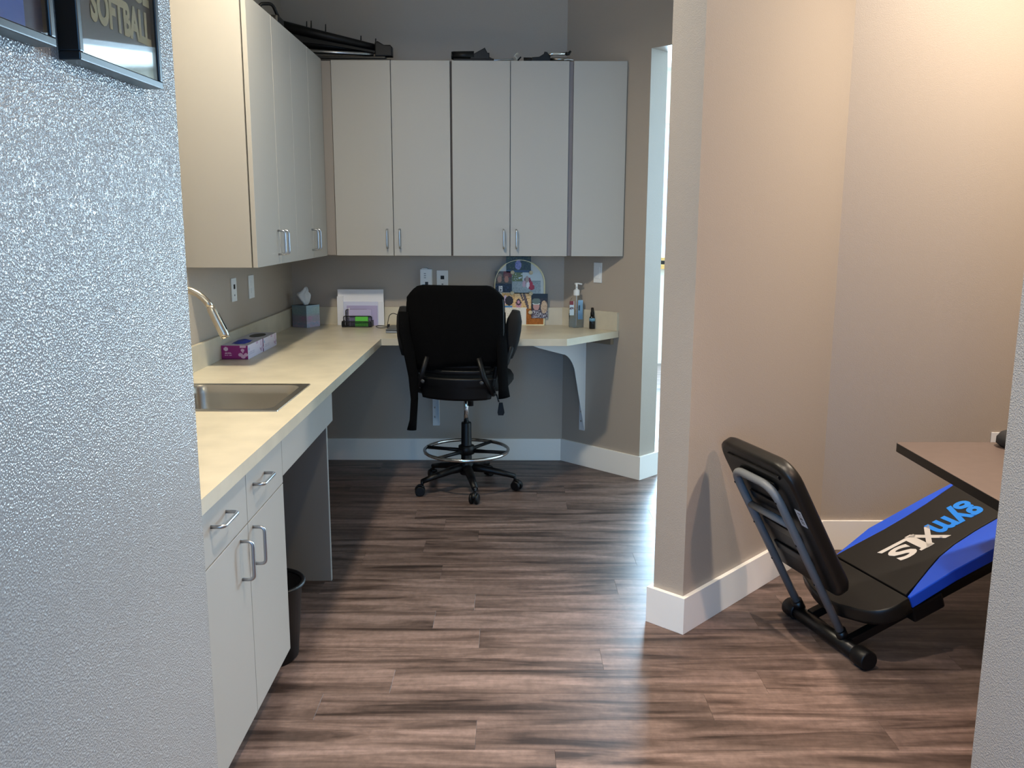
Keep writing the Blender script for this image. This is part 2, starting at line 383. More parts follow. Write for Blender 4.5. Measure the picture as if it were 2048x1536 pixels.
def back_upper(x0, x1, split, label, clip=None):
    t = thing('wall_cabinet', label, 'cabinet', ((x0+x1)/2, YU, ZU), 'wall cabinets on the back wall')
    if clip: MB().prism([(x0, YU+.021), (x1-.008, YU+.021), clip, (x0, YB)], ZU, ZT).build('body', m_cab, t)
    else: MB().box(x0, x1, YU+.025, YB, ZU, ZT, .001).build('body', m_cab, t)
    xs = [x0, x1] if split is None else [x0, split, x1]
    for i, (a, c) in enumerate(zip(xs, xs[1:])):
        d = MB().box(a+(.001 if i == 0 else .002), c-(.002 if i == 0 else .001), YU, YU+.019, ZU, ZT, .0012).build('door', m_cab, t)
        if split is not None:
            xh = c-.036 if i == 0 else a+.036
            handle((xh, YU, 1.392), Z_, -Y_, .105, d)
    return t
back_upper(-.990, -.333, -.661, 'two-door grey wall cabinet under the black folded rack, nearest the corner')
back_upper(-.3235, .3285, .002, 'two-door grey wall cabinet above the arched photo board')
back_upper(.352, .650, None, 'single-door grey wall cabinet without handle at the angled wall', (.352, 5.375))
for xx, w_ in ((-.3325, .0085), (.329, .0225)):
    o = MB().box(xx, xx+w_, YU+.012, YB, ZU+.002, ZT-.002).build('filler_strip', mat('laminate_mauve', '#7b7578', .5) if w_ > .01 else m_cabin)
    tag(o, 'dark thin gap strip between the two double-door wall cabinets' if w_ < .01 else 'mauve-grey recessed strip left of the single-door wall cabinet', 'filler strip')
# ------------------------------------------------------------------ worktop with sink
HC, TC = .864, .0378
XC, YC = -.6934, 4.7155
t_w = thing('worktop', 'L-shaped cream mottled laminate worktop with backsplash along both walls', 'countertop', (-1.0, 3.5, HC-TC))
outer = [(XL, 1.97), (XL+.001, 1.965), (XC, 1.885), (XC, YC), (.3126, YC), (.640, 5.0950), (.334, YB-.001), (XL, YB-.001)]
SX0, SX1, SY0, SY1 = -1.235, -.767, 2.838, 3.333
mb = MB(); i0, i1, j0, j1 = SX0+.012, SX1-.012, SY0+.012, SY1-.012
XW = XL+.003
mb.prism([(XW, 1.965), (XC, 1.885), (XC, j0), (XW, j0)], HC-TC, HC)
mb.box(XW, i0, j0, j1, HC-TC, HC).box(i1, XC, j0, j1, HC-TC, HC)
mb.prism([(XW, j1), (XC, j1), (XC, YC), (.3126, YC), (.638, 5.0930), (.333, YB-.003), (XW, YB-.003)], HC-TC, HC)
bmesh.ops.remove_doubles(mb.bm, verts=mb.bm.verts, dist=1e-5)
mb.build('slab', m_top, t_w)
BS = .108
MB().box(XW, XL+.02, 1.98, YB-.001, HC, HC+BS, .001).build('backsplash', m_top, t_w)
MB().box(XL+.02, .3257, YB-.02, YB-.0005, HC, HC+BS, .001).build('backsplash', m_top, t_w)
MB().prism([diag(sA, -.0205), diag(sof(.642)-.003, -.0205), diag(sof(.642)-.003, -.0005), diag(sA, -.0005)], HC, HC+BS, .001).build('backsplash', m_top, t_w)
# cleat under the free end
MB().prism([diag(sof(.50), -.03), diag(sof(.615), -.03), diag(sof(.615), -.002), diag(sof(.50), -.002)], HC-TC-.045, HC-TC-.0005, .001).build('support_cleat', mat('raw_wood_cleat', '#8b7a66', .7), t_w)
t = thing('sink', 'stainless steel drop-in sink with square rim in the cream worktop', 'sink', ((SX0+SX1)/2, (SY0+SY1)/2, HC-.16))
# rim ring
mb = MB(); bw = .028
def ring_rect(bm_, A, B):
    for i in range(len(A)): bm_.faces.new((A[i], A[(i+1) % len(A)], B[(i+1) % len(A)], B[i])).smooth = True
def rrect(x0, x1, y0, y1, r, z, n=6):
    out = []
    for cx, cy, a in ((x1-r, y1-r, 0), (x0+r, y1-r, 90), (x0+r, y0+r, 180), (x1-r, y0+r, 270)):
        for k in range(n+1):
            th = math.radians(a+90*k/n); out.append((cx+r*math.cos(th), cy+r*math.sin(th), z))
    return out
bm = mb.bm; loops = []
for x0, x1, y0, y1, r, z in ((SX0, SX1, SY0, SY1, .004, HC+.0005), (SX0+.001, SX1-.001, SY0+.001, SY1-.001, .004, HC+.004), (SX0+bw, SX1-bw, SY0+bw, SY1-bw, .05, HC+.003)):
    loops.append([bm.verts.new(p) for p in rrect(x0, x1, y0, y1, r, z)])
for A, B in zip(loops, loops[1:]): ring_rect(bm, A, B)
for f in bm.faces: f.smooth = False
mb.build('rim', m_steel, t)
mb = MB(); bm = mb.bm; loops = []
for d, r, z in ((0, .05, HC+.003), (.004, .05, HC-.004), (.008, .05, HC-.03), (.012, .05, HC-.13), (.025, .05, HC-.155), (.05, .045, HC-.163), (.15, .02, HC-.166)):
    loops.append([bm.verts.new(p) for p in rrect(SX0+bw+d, SX1-bw-d, SY0+bw+d, SY1-bw-d, r, z)])
for A, B in zip(loops, loops[1:]): ring_rect(bm, A, B)
bm.faces.new(loops[-1]); mb.build('basin', m_steel, t)
MB().lathe([(.001, 0), (.03, 0), (.042, .003), (.045, .004), (.045, .001), (.001, .001)], 20, Matrix.Translation(((SX0+SX1)/2, (SY0+SY1)/2, HC-.1655))).build('drain', m_chrome, t)
# faucet
fx, fy = -1.275, 3.10
t = thing('faucet', 'brushed nickel gooseneck faucet with pull-down spray head over the sink', 'faucet', (fx, fy, HC))
MB().lathe([(.028, 0), (.028, .01), (.02, .02), (.018, .05)], 24, Matrix.Translation((fx, fy, HC))).build('base', m_nickel, t)
pts = [Vector((fx, fy, HC+.04)), Vector((fx, fy, 1.10))]
cx_, cz_, rx_, rz_ = fx+.118, 1.115, .118, .133
for k in range(0, 15): th = math.pi-k*math.pi*.84/14; pts.append(Vector((cx_+rx_*math.cos(th), fy, cz_+rz_*math.sin(th))))
e_ = pts[-1]; dr = (pts[-1]-pts[-2]).normalized(); 
MB().tube(pts, .0125, 16).build('spout', m_nickel, t)
h1 = e_-dr*.01; tip = Vector((-1.008, fy, 1.075))
dr = (tip-h1).normalized()
MB().tube([h1, h1+dr*.01, h1+dr*.02, tip-dr*.015, tip], .015, 16, rads=[.013, .0155, .0165, .017, .0155]).build('spray_head', m_nickel, t)
MB().tube([h1+dr*.03+Vector((.0155, 0, .004)), tip-dr*.03+Vector((.0165, 0, .004))], .004, 8, flat=.6).build('spray_button', m_blk, t)
MB().tube([(fx, fy-.02, HC+.05), (fx, fy-.055, HC+.055), (fx, fy-.075, HC+.10)], .007, 10).build('lever', m_nickel, t)
# ------------------------------------------------------------------ base cabinets
XF = -.7184
t = thing('base_cabinet', 'light grey two-drawer two-door base cabinet beside the near wall', 'cabinet', (-1.0, 2.3, 0))
mb = MB().box(XL+.003, XF-.021, 1.99, 2.683, .10, HC-TC-.001)
MB.box(mb, XL+.003, XF-.075, 2.0, 2.68, 0, .10); mb.build('body', m_cab, t)
for i, (a, c) in enumerate(((1.93, 2.3042), (2.3078, 2.6865))):
    d = MB().box(XF-.019, XF, a, c, .667, HC-TC-.004, .0012).build('drawer', m_cab, t)
    handle((XF, 2.075 if i == 0 else 2.428, .757), Y_, X_, .115, d)
    d = MB().box(XF-.019, XF, a, c, .10, .6635, .0012).build('door', m_cab, t)
    handle((XF, 2.235 if i == 0 else 2.349, .585), Z_, X_, .108, d)
t = thing('sink_apron', 'light grey apron panel under the worktop in front of the sink', 'panel', (XF, 3.1, .688))
MB().box(XF-.019, XF, 2.690, 3.485, .688, HC-TC-.001, .0012).build('front_panel', m_cab, t)
t = thing('support_panel', 'tall taupe end panel standing under the worktop past the sink', 'panel', (-1.0, 3.494, 0))
MB().box(XL, -.7465, 3.476, 3.494, 0, HC-TC-.001).build('panel', mat('laminate_panel_taupe', '#857d76', .45), t)
MB().box(-.7465, -.744, 3.476, 3.494, 0, HC-TC-.001).build('edge_band', m_cab, t)
# brackets
def bracket(label, base, into, side):
    """base on wall at z=0; into = direction away from wall; side = direction of wall flange"""
    t = thing('counter_bracket', label, 'bracket', (base[0], base[1], .229), 'steel brackets under the back counter')
    B, I, Sd = Vector(base), Vector(into), Vector(side)
    prof = [(0, .229), (.004, .229)]+[(p.x, p.y) for p in bez((.105, .62, 0), (.135, .69, 0), (.19, .715, 0), 6)]+[(.42, .778), (.46, .792), (.46, HC-TC-.002), (0, HC-TC-.002)]
    T = frame_mat(B, I, Z_, I.cross(Z_))
    MB().prism(prof, -.0015, .0015, T=T).build('web_plate', m_white, t)
    mb = MB(); T2 = frame_mat(B, Sd, I, Z_)
    mb.box(0, .042, 0.0005, .003, .223, HC-TC-.002, T=T2); mb.build('wall_flange', m_white, t)
    MB().box(0, .035, .003, .45, HC-TC-.005, HC-TC-.001, T=T2).build('top_flange', m_white, t)
    for z in (.28, .34, .60):
        MB().lathe([(.006, 0), (.006, .002), (.003, .003)], 10, frame_mat(B+Sd*.028+I*.003+Z_*z, Sd, Z_, I)).build('screw', m_steel, t)
bx, by = diag(sof(.466), -.001)
bracket('white steel bracket plate on the angled wall under the worktop tip', (bx, by, 0), (-R2, -R2, 0), (-R2, R2, 0))
bracket('white steel bracket on the back wall behind the stool', (-.4395, YB-.0005, 0), (0, -1, 0), (-1, 0, 0))
# ------------------------------------------------------------------ trash bin
t = thing('trash_bin', 'black plastic trash bin beside the base cabinet under the apron', 'bin', (-.83, 2.84, 0))
T = Matrix.Translation((-.822, 2.818, 0))
pr = [(.001, .002), (.085, 0), (.094, .01), (.114, .262), (.118, .268)]
MB().lathe(pr+[(.111, .268), (.088, .02), (.001, .016)], 32, T).build('bucket', m_blk, t)
MB().tube([(T.translation.x+.119*math.cos(k*math.pi/18), T.translation.y+.119*math.sin(k*math.pi/18), .272) for k in range(36)], .008, 8, closed=True).build('rolled_rim', m_blk, t)
# ------------------------------------------------------------------ wall plates
def plate(name, c, X, N, w, h, label, cat, kind):
    T = frame_mat(Vector(c), Vector(X), Z_, Vector(N))
    t = thing(name, label, cat, c)
    MB().box(-w/2, w/2, -h/2, h/2, 0, .006, .002, T=T).build('cover_plate', m_white, t)
    if kind == 'data':
        MB().box(-.011, .011, .004, .026, .006, .0075, T=T).build('port', m_blk, t)
        MB().box(-.005, .005, -.03, -.022, .006, .0072, T=T).build('port', mat('grey_port', '#6d7378', .5), t)
    if kind == 'rocker': MB().box(-.017, .017, -.033, .033, .006, .009, .001, T=T).build('rocker', m_white, t)
    if kind == 'duplex':
        for z in (-.02, .02): MB().box(-.016, .016, z-.013, z+.013, .006, .008, .001, T=T).build('socket', m_white, t)
    return t
plate('data_outlet', (XL+.0005, 4.245, 1.16), (0, -1, 0), (1, 0, 0), .075, .112, 'white data plate with small black port on the left wall', 'outlet', 'data')
plate('power_outlet', (XL+.0005, 4.533, 1.155), (0, -1, 0), (1, 0, 0), .09, .118, 'white outlet plate on the left wall, nearer the corner', 'outlet', 'duplex')
plate('data_outlet', (-.411, YB-.0005, 1.138), (1, 0, 0), (0, -1, 0), .07, .116, 'white wall plate with a black port above the stool', 'outlet', 'data')
px_, py_ = diag(sof(.524), -.0005)
plate('blank_plate', (px_, py_, 1.195), (R2, -R2, 0), (-R2, -R2, 0), .06, .118, 'white blank plate on the angled wall above the sanitizer', 'wall plate', 'rocker')
plate('power_outlet', (2.215, YR-.0005, .50), (1, 0, 0), (0, -1, 0), .07, .115, 'white outlet plate low on the gym room back wall', 'outlet', 'duplex')
# charger with printed front
t = thing('wall_device', 'white boxy plug-in device with blue and black print above the stool', 'device', (-.508, YB-.03, 1.14))
MB().box(-.545, -.472, YB-.035, YB-.0005, 1.07, 1.205, .004).build('housing', m_white, t)
MB().box(-.536, -.500, YB-.033, YB-.002, 1.2, 1.212, .003).build('top_tab', m_white, t)
def dev(u, v):
    if .42 < u < .72 and .18 < v < .42 and (u-.42)+(v-.18)*.3 > .02: return '#12161a'
    if .15 < u < .6 and v < .3: return '#53b6df'
    if abs(u-.4) < .1 and (abs(v-.62) < .03 or abs(v-.72) < .03 or abs(v-.82) < .03): return '#9aa3aa'
    return '#e6eaed'
card('printed_front', frame_mat((-.54, YB-.0352, 1.075), X_, Z_, -Y_), .063, .125, 20, 40, dev, t)
# ------------------------------------------------------------------ glove boxes
def glove_box(y0, y1, xa, label, openc, gloves):
    t = thing('glove_box', label, 'box', ((xa*2+.12)/2, (y0+y1)/2, HC), 'glove boxes on the worktop')
    x0, x1, z0, z1 = xa, xa+.12, HC+.0005, HC+.064
    MB().box(x0, x1, y0, y1, z0, z1, .0008).build('carton', mat('white_carton', '#d6d2e2', .6), t)
    def hexa(u, v, cx, cy, r, asp=1):
        dx, dy = abs(u-cx)*asp, abs(v-cy); return dx < r and dy < r*.9 and dx*.5+dy*.87 < r*.9
    def end(u, v):
        if hexa(u, v, .17, .75, .16, 1.9): return '#d9c4e0'
        if .70 < u < .93 and v > .82 and abs(u-.815) < .12-(1-v)*.2+.02: return '#d9b9d8'
        for cx, cy, r in ((.80, .66, .13), (.72, .33, .15), (.92, .33, .14), (.82, .2, .16)):
            if hexa(u, v, cx, cy, r, 1.9): return '#d8b4da'
        if abs(u-.81) < .02 and .45 < v < .65: return '#d8b4da'
        if .12 < u < .38 and (.40 < v < .50 or .25 < v < .33) and hsh(int(u*60), int(v*9)) > .3: return '#cfa9cf'
        if .12 < u < .45 and .55 < v < .575: return '#a8559a'
        return '#8e1f7e' if v > .1 else '#74186a'
    card('end_print', frame_mat((x0, y0-.0002, z0), X_, Z_, -Y_), .12, z1-z0, 60, 30, end, t, .0003)
    def side(u, v):
        if hexa(u, v, .07, .72, .13, 4): return '#8fb2dd'
        if .05 < u < .45 and (.28 < v < .36 or .42 < v < .5) and hsh(int(u*90), int(v*9)) > .35: return '#bcbcdc'
        for cx, cy, r in ((.88, .25, .14), (.94, .38, .12), (.82, .36, .11)):
            if hexa(u, v, cx, cy, r, 4): return '#a884b4'
        if .84 < u < .92 and .55 < v < .95: return '#cdb6d9'
        if .55 < u < .68 and v > .85: return '#c3a6cf'
        return '#dcdaf0'
    card('side_print', frame_mat((x1+.0002, y0, z0), Y_, Z_, X_), y1-y0, z1-z0, 90, 24, side, t, .0003)
    def top(u, v):
        return '#b9b9c6' if (u-.5)**2*3+(v-.5)**2 > .14 else '#a99aa8'
    card('top_print', frame_mat((x0, y0, z1+.0002), X_, Y_, Z_), .12, y1-y0, 20, 30, top, t, .0003)
    ym = (y0+y1)/2
    P = [(x0+.06+.036*math.cos(k*math.pi/12), ym+.075*math.sin(k*math.pi/12)) for k in range(24)]
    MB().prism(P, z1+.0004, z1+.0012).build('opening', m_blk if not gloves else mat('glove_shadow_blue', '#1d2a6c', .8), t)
    if gloves:
        G = []
        for i in range(9):
            row = []
            for j in range(11):
                u, v = i/8*2-1, j/10*2-1; r = max(0, 1-u*u-v*v)
                row.append(((x0+.06+u*.032, ym+v*.068, z1+.001+.011*r**.5*(.6+.5*hsh(i, j)))))
            G.append(row)
        MB().grid(G).build('gloves', mat('blue_nitrile', '#2c3fa0', .55), t)
    return t
glove_box(3.962, 4.205, -1.3125, 'near magenta-ended glove box with blue gloves in its opening', None, True)
glove_box(4.212, 4.450, -1.3105, 'far glove box with dark empty oval opening, behind the magenta end', None, False)
# ------------------------------------------------------------------ tissue box
t = thing('tissue_box', 'pale blue printed cube tissue box with a tissue sticking up, in the corner', 'tissue box', (-1.22, 5.26, HC))
al = math.radians(60); near = Vector((-1.204, 5.192, HC+.0005)); dr_ = Vector((math.cos(al), math.sin(al), 0)); dl = Vector((-math.sin(al), math.cos(al), 0))
sb = .113; hb_ = .131
T = frame_mat(near, dr_, dl, Z_)
MB().box(0, sb, 0, sb, 0, hb_, .002, T=T).build('carton', mat('tissue_carton', '#4f5f6b', .6), t)
def sea(u, v):
    n = hsh(int(u*14), int(v*26))*.06
    if v > .93: return (.34, .50, .60)
    if v > .62: return (.30+n+.1*u, .46+n+.1*u, .56+n)
    if v > .52: return (.36+n, .46+n, .52+n)
    if v > .24: 
        k = .1*math.exp(-((u-.25)**2)*30-((v-.42)**2)*80)
        return (.42+n+k, .42+n-k, .52+n)
    return (.30+n+.25*hsh(int(u*9), int(v*30)), .45+n, .62+n)
card('side_print', frame_mat(near-dl*.0004, dr_, Z_, -dl), sb, hb_, 28, 36, sea, t, .0003)
card('side_print', frame_mat(near+dl*sb-dr_*.0004, -dl, Z_, -dr_), sb, hb_, 28, 36, lambda u, v: tuple(x*.45 for x in sea(1-u, v)), t, .0003)  # left side: same print darkened, its shade painted into the colour
P = [(.0565+.03*math.cos(k*math.pi/8), .0565+.018*math.sin(k*math.pi/8)) for k in range(16)]
MB().prism(P, hb_+.0003, hb_+.001, T=T).build('opening', m_blk, t)
ctr = near+dr_*.0565+dl*.0565+Z_*hb_
G = []
prof = [(0, .012, .014, 0), (.018, .024, .020, -.004), (.036, .034, .026, -.010), (.052, .039, .028, -.014), (.064, .036, .024, -.012), (.072, .022, .018, -.004), (.084, .016, .014, .004), (.097, .009, .008, .006), (.102, .002, .002, .006)]
for i, (h, ra, rb, sh) in enumerate(prof):
    row = []
    for k in range(33):
        th = k*2*math.pi/32; w_ = 1+.16*math.sin(th*3+i*.5)+.10*math.sin(th*7+i*.8)
        row.append(ctr+Vector((sh+ra*w_*math.cos(th), rb*w_*math.sin(th), h+.007*math.sin(th*2+1)*(h > .03))))
    G.append(row)
MB().grid(G).build('tissue', m_tissue, t)
# ------------------------------------------------------------------ white document stand
t = thing('document_stand', 'white acrylic document stand against the back wall behind the mesh organizer', 'document holder', (-.91, 5.34, HC))
MB().box(-1.048, -.768, 5.356, 5.360, HC+.0005, 1.082, .001).build('back_panel', m_paper, t)
MB().box(-1.050, -1.012, 5.340, 5.356, HC+.0005, 1.040, .002).build('side_post', m_paper, t)
MB().box(-.800, -.766, 5.340, 5.356, HC+.0005, 1.008, .002).build('side_post', m_paper, t)
MB().box(-1.012, -.80, 5.342, 5.3555, HC+.0005, 1.008, .002).build('pocket', mat('frosted_plastic', '#d3d6ec', .35), t)
MB().box(-.99, -.805, 5.330, 5.3405, HC+.0005, .985, .001).build('leaflet', m_lilac, t)
# mesh organizer
t = thing('desk_organizer', 'black wire mesh three-tier organizer holding green sticky notes', 'organizer', (-.915, 5.28, HC))
def mesh_pane(x0, x1, y, z0, z1, name='mesh_panel'):
    mb = MB(); fr = rounded([(x0, y, z0), (x1, y, z0), (x1, y, z1), (x0, y, z1)], .01, 4, True)
    mb.tube(fr, .0028, 8, closed=True); mb.build('tier_frame', m_wirem, t)
    mb = MB(); n = int((x1-x0)/.006)
    for i in range(1, n): xx = x0+(x1-x0)*i/n; mb.box(xx-.0007, xx+.0007, y-.0005, y+.0005, z0, z1)
    n = int((z1-z0)/.006)
    for i in range(1, n): zz = z0+(z1-z0)*i/n; mb.box(x0, x1, y-.0005, y+.0005, zz-.0007, zz+.0007)
    o = mb.build(name, m_wirem, t); o['kind'] = 'stuff'
mesh_pane(-1.003, -.828, 5.232, HC+.003, .898)
mesh_pane(-.998, -.830, 5.262, HC+.003, .928)
mesh_pane(-.994, -.86, 5.318, HC+.003, .962)
mb = MB(); 
for x in (-1.003, -.828): mb.box(x-.0015, x+.0015, 5.232, 5.318, HC+.001, .90)
mb.box(-1.003, -.828, 5.232, 5.318, HC+.0008, HC+.003); mb.build('tray', m_wirem, t)
tag(MB().box(-.925, -.848, 5.240, 5.254, HC+.004, .926, .0008).build('sticky_note_pad', m_green), 'bright green sticky note pad standing in the mesh organizer', 'note pad')
tag(MB().box(-.966, -.832, 5.268, 5.276, HC+.004, .968, .0008).build('lilac_card', m_lilac), 'lilac card standing at the back of the mesh organizer', 'card')
tag(MB().tube([(-.972, 5.290, HC+.008), (-.968, 5.292, .975)], .003, 8).build('pen', m_white), 'white pen standing in the mesh organizer', 'pen')
# laptop and cable
t = thing('laptop', 'closed silver-grey laptop on the worktop, mostly hidden by the stool', 'laptop', (-.53, 5.05, HC))
MB().box(-.703, -.36, 4.95, 5.18, HC+.001, HC+.012, .004).build('base', m_lapt, t)
MB().box(-.703, -.36, 4.952, 5.182, HC+.0135, HC+.021, .003).build('lid', mat('dark_grey_lid', '#55585c', .35, metal=.3), t)
cab = MB().tube(rounded([(-.709, 5.13, HC+.018), (-.720, 5.14, HC+.016), (-.710, 5.16, .945), (-.69, 5.20, .955), (-.62, 5.215, .92), (-.56, 5.25, HC+.01)], .02, 4), .0022, 8)
cab.tube(rounded([(-.60, 5.21, HC+.004), (-.715, 5.195, HC+.006), (-.77, 5.16, HC+.004), (-.80, 5.19, HC+.012), (-.77, 5.22, HC+.012), (-.69, 5.21, HC+.004), (-.60, 5.19, HC+.004)], .02, 4), .0022, 8)
cab.box(-.718, -.7045, 5.12, 5.15, HC+.008, HC+.03, .002)
tag(cab.build('charging_cable', m_cable), 'black cable looping up beside the laptop on the worktop', 'cable')
# ------------------------------------------------------------------ arched photo board
t = thing('photo_board', 'arched cream-framed cork memo board covered in pinned photos, on the worktop', 'memo board', (.062, 5.372, HC))
bw0, bw1, bz0, bzs, bzt = -.088, .213, HC+.001, 1.12, 1.262
cxb = (bw0+bw1)/2
arch = [(bw0, bz0), (bw1, bz0), (bw1, bzs)]+[(cxb+(bw1-bw0)/2*math.cos(a), bzs+(bzt-bzs)*math.sin(a)) for a in [k*math.pi/16 for k in range(1, 16)]]+[(bw0, bzs)]
Tb = frame_mat((0, 5.378, 0), X_, Z_, -Y_)
MB().prism(arch, 0, .006, T=Tb).build('board', mat('white_board', '#cfd6d8', .6), t)
MB().tube([Tb @ Vector((p[0], p[1], .006)) for p in rounded([(a[0], a[1], 0) for a in arch], .004, 1, True)], .005, 8, closed=True).build('frame', m_cream, t)
MB().prism([(bw0+.14, bz0+.004), (bw1-.005, bz0+.004), (bw1-.005, bz0+.12), (bw0+.14, bz0+.12)], .006, .008, T=Tb).build('cork_panel', m_cork, t)
YP = 5.3695
def photo(name, x0, x1, z0, z1, fn, label, dy=0, nx=36, ny=36):
    o = card(name, frame_mat((x0, YP-dy, z0), X_, Z_, -Y_), x1-x0, z1-z0, nx, ny, fn, None, .0006)
    tag(o, label, 'photo', 'photos pinned to the arched board'); return o
def blob(u, v, cx, cy, rx, ry): return ((u-cx)/rx)**2+((v-cy)/ry)**2 < 1
def p_trees(u, v):
    n = hsh(int(u*30), int(v*24))
    if v < .14: return '#2c4a6e'
    if blob(u, v, .5, .74, .07, .07): return '#8a7aa8'
    if blob(u, v, .48, .45, .13, .28): return '#8f90c8' if n > .3 else '#6b6fae'
    return '#151a10' if n < .5 else ('#2a3319' if n < .85 else '#4b5022')
def p_kids(u, v):
    n = hsh(int(u*20), int(v*24))
    if blob(u, v, .27, .62, .13, .16): return '#b08a78'
    if blob(u, v, .68, .62, .13, .16): return '#b37c66'
    if blob(u, v, .27, .78, .15, .12): return '#8a7a68'
    if blob(u, v, .68, .79, .15, .11): return '#7b4a38'
    if v < .42:
        # jersey number 19
        a, c = (u-.18)/.28, (v-.04)/.26
        if 0 < a < 1 and 0 < c < 1:
            if .12 < a < .3: return '#e4e8ee'
            if .45 < a < .9 and (c > .82 or .42 < c < .56 or a > .74 or (a < .6 and c > .5) or c < .12) and not (.6 < a < .74 and .56 < c < .82): return '#e4e8ee'
        return '#101a30' if n < .75 else '#2c3c5c'
    if v > .72 and u > .5: return '#6e1f18'
    return '#4a4136' if n < .5 else '#5b5248'
def p_family(u, v):
    n = hsh(int(u*34), int(v*30))
    for cx, cy, c in ((.42, .45, '#c9a9b8'), (.52, .68, '#a89890'), (.55, .42, '#e4e4ea'), (.66, .42, '#b01c38'), (.60, .60, '#8a2036'), (.47, .60, '#7d6c74')):
        if blob(u, v, cx, cy, .06, .16): return c
    if blob(u, v, .68, .3, .1, .14): return '#a5152f'
    if v > .58 and u < .36 and n < .9: return '#5c6b3a' if n < .6 else '#76834f'
    if v > .62: return '#c6d2d6'
    if v > .56: return '#8b9a9e'
    return '#a3b0b6' if n < .6 else '#8f9da4'
def p_beach(u, v):
    n = hsh(int(u*30), int(v*24))
    if blob(u, v, .25, .5, .14, .3): return '#221c24'
    if blob(u, v, .12, .55, .06, .3): return '#c9b8d8'
    if v < .2 and u < .35: return '#4f86c0'
    if blob(u, v, .82-(v-.5)*.15, .5, .05, .6) or abs(u-.65-(v-.9)*-.2) < .03 and v > .5: return '#5b4a48'
    if blob(u, v, .57, .3, .09, .34): return '#3b2530' if blob(u, v, .57, .42, .09, .22) and not blob(u, v, .57, .42, .04, .12) else '#c08aa0'
    return '#d8b37c' if n < .5 else ('#e2c595' if n < .85 else '#c49a5e')
def p_selfie(u, v):
    n = hsh(int(u*26), int(v*30))
    if v > .8: return '#0d0c0e'
    if blob(u, v, .30, .70, .26, .12): return '#5c6b66'
    if blob(u, v, .30, .60, .24, .05): return '#c8d4d6'
    if blob(u, v, .30, .50, .20, .18): return '#b98c86'
    if blob(u, v, .78, .46, .2, .26): return '#c4ab8f' if n > .3 else '#a08468'
    if v < .32: return '#3a2a30' if n < .5 else ('#7d7484' if n < .8 else '#c8c8cc')
    return '#1c1416' if n < .8 else '#3a2422'
photo('family_photo', .016, .190, 1.058, 1.187, p_family, 'pale beach photo of people in white and red, centre of the arched board')
photo('beach_photo', -.047, .133, .966, 1.063, p_beach, 'warm yellow beach photo below the pale one, beside the stool back')
photo('trees_photo', -.020, .130, 1.187, 1.283, p_trees, 'dark leafy photo with a pair in lilac at the top of the arched board', .0012)
photo('jersey_photo', -.088, .014, 1.066, 1.193, p_kids, 'photo of two people in navy jerseys numbered 19, left edge of the board', .0012)
photo('selfie_photo', .134, .234, .908, 1.058, p_selfie, 'dark photo of two smiling people, one in a cap, overlapping the board edge', .0025)
o = card('handwritten_note', frame_mat((-.052, YP-.0012, HC+.004), X_, Z_, -Y_), .155, .105, 30, 40, lambda u, v: '#b9b5b0' if int(v*40) % 4 == 1 and .15 < u < .85 and hsh(int(u*30), int(v*40)) > .3 else '#e6e3dc', None, .0006)
tag(o, 'white note with faint lines at the bottom of the arched board', 'note')
gp = 'round pins on the arched board'
for px, pz, lb in ((.018, 1.187, 'between the leafy and jersey photos'), (.130, 1.186, 'under the right corner of the leafy photo'), (.016, 1.062, 'at the lower corner of the jersey photo'), (.130, 1.060, 'at the top corner of the dark selfie'), (.128, .944, 'beside the dark selfie, lower')):
    o = MB().lathe([(.001, 0), (.009, 0), (.0125, .002), (.0125, .005), (.008, .007), (.006, .0055), (.001, .0055)], 16, frame_mat((px, YP-.004, pz), X_, Z_, -Y_)).build('round_pin', mat('cream_pin', '#c9bda0', .4))
    tag(o, 'cream round pin '+lb, 'pin', gp)
# sanitizer
t = thing('sanitizer_bottle', 'tall clear pump bottle of hand sanitizer near the worktop tip', 'bottle', (.405, 5.27, HC))
T = Matrix.Translation((.402, 5.262, HC+.0008))
body = [(.001, 0), (.041, 0), (.044, .006), (.0445, .13), (.043, .15), (.030, .175), (.016, .188), (.015, .196)]
MB().lathe(body, 28, T, 1, .62).build('bottle', m_clear, t)
MB().lathe([(.001, .002), (.040, .002), (.042, .007), (.0425, .085), (.001, .085)], 28, T, 1, .60).build('gel', m_gel, t)
MB().lathe([(.017, .192), (.0185, .194), (.0185, .222), (.012, .228), (.006, .232), (.005, .252)], 20, T).build('pump_collar', m_white, t)
mb = MB().tube([T @ Vector(p) for p in ((0, 0, .235), (0, 0, .262))], .007, 12); mb.tube([T @ Vector(p) for p in ((-.012, 0, .262), (.01, 0, .263), (.032, -.004, .259))], .006, 10, flat=.8); mb.build('pump_nozzle', m_white, t)
MB().tube([T @ Vector(p) for p in ((0, 0, .01), (0, 0, .2))], .003, 8).build('dip_tube', m_white, t)
def lab(u, v):
    if v > .72: return '#7c2a2c' if u < .9 else '#cfd9e4'
    if .40 < v < .58 and hsh(int(u*8), int(v*14)) > .35: return '#5c4650'
    return '#b9cbd8'
card('front_label', T @ frame_mat((-.042, -.0265, .075), X_, Z_, -Y_), .026, .085, 16, 30, lab, t, .0004)
card('back_label', T @ frame_mat((.008, -.0245, .05), Vector((.93, .36, 0)), Z_, Vector((.36, -.93, 0))), .032, .115, 12, 30, lambda u, v: '#2c4c66' if .1 < u < .4 and .45 < v < .75 else '#8fbbe0', t, .0004)
t = thing('spray_bottle', 'small black spray bottle with blue label at the worktop tip', 'bottle', (.492, 5.195, HC))
T = Matrix.Translation((.492, 5.195, HC+.0008))
MB().lathe([(.001, 0), (.0165, 0), (.0175, .003), (.0175, .06), (.014, .072), (.010, .076)], 20, T).build('bottle', mat('glossy_black_glass', '#0c1216', .12), t)
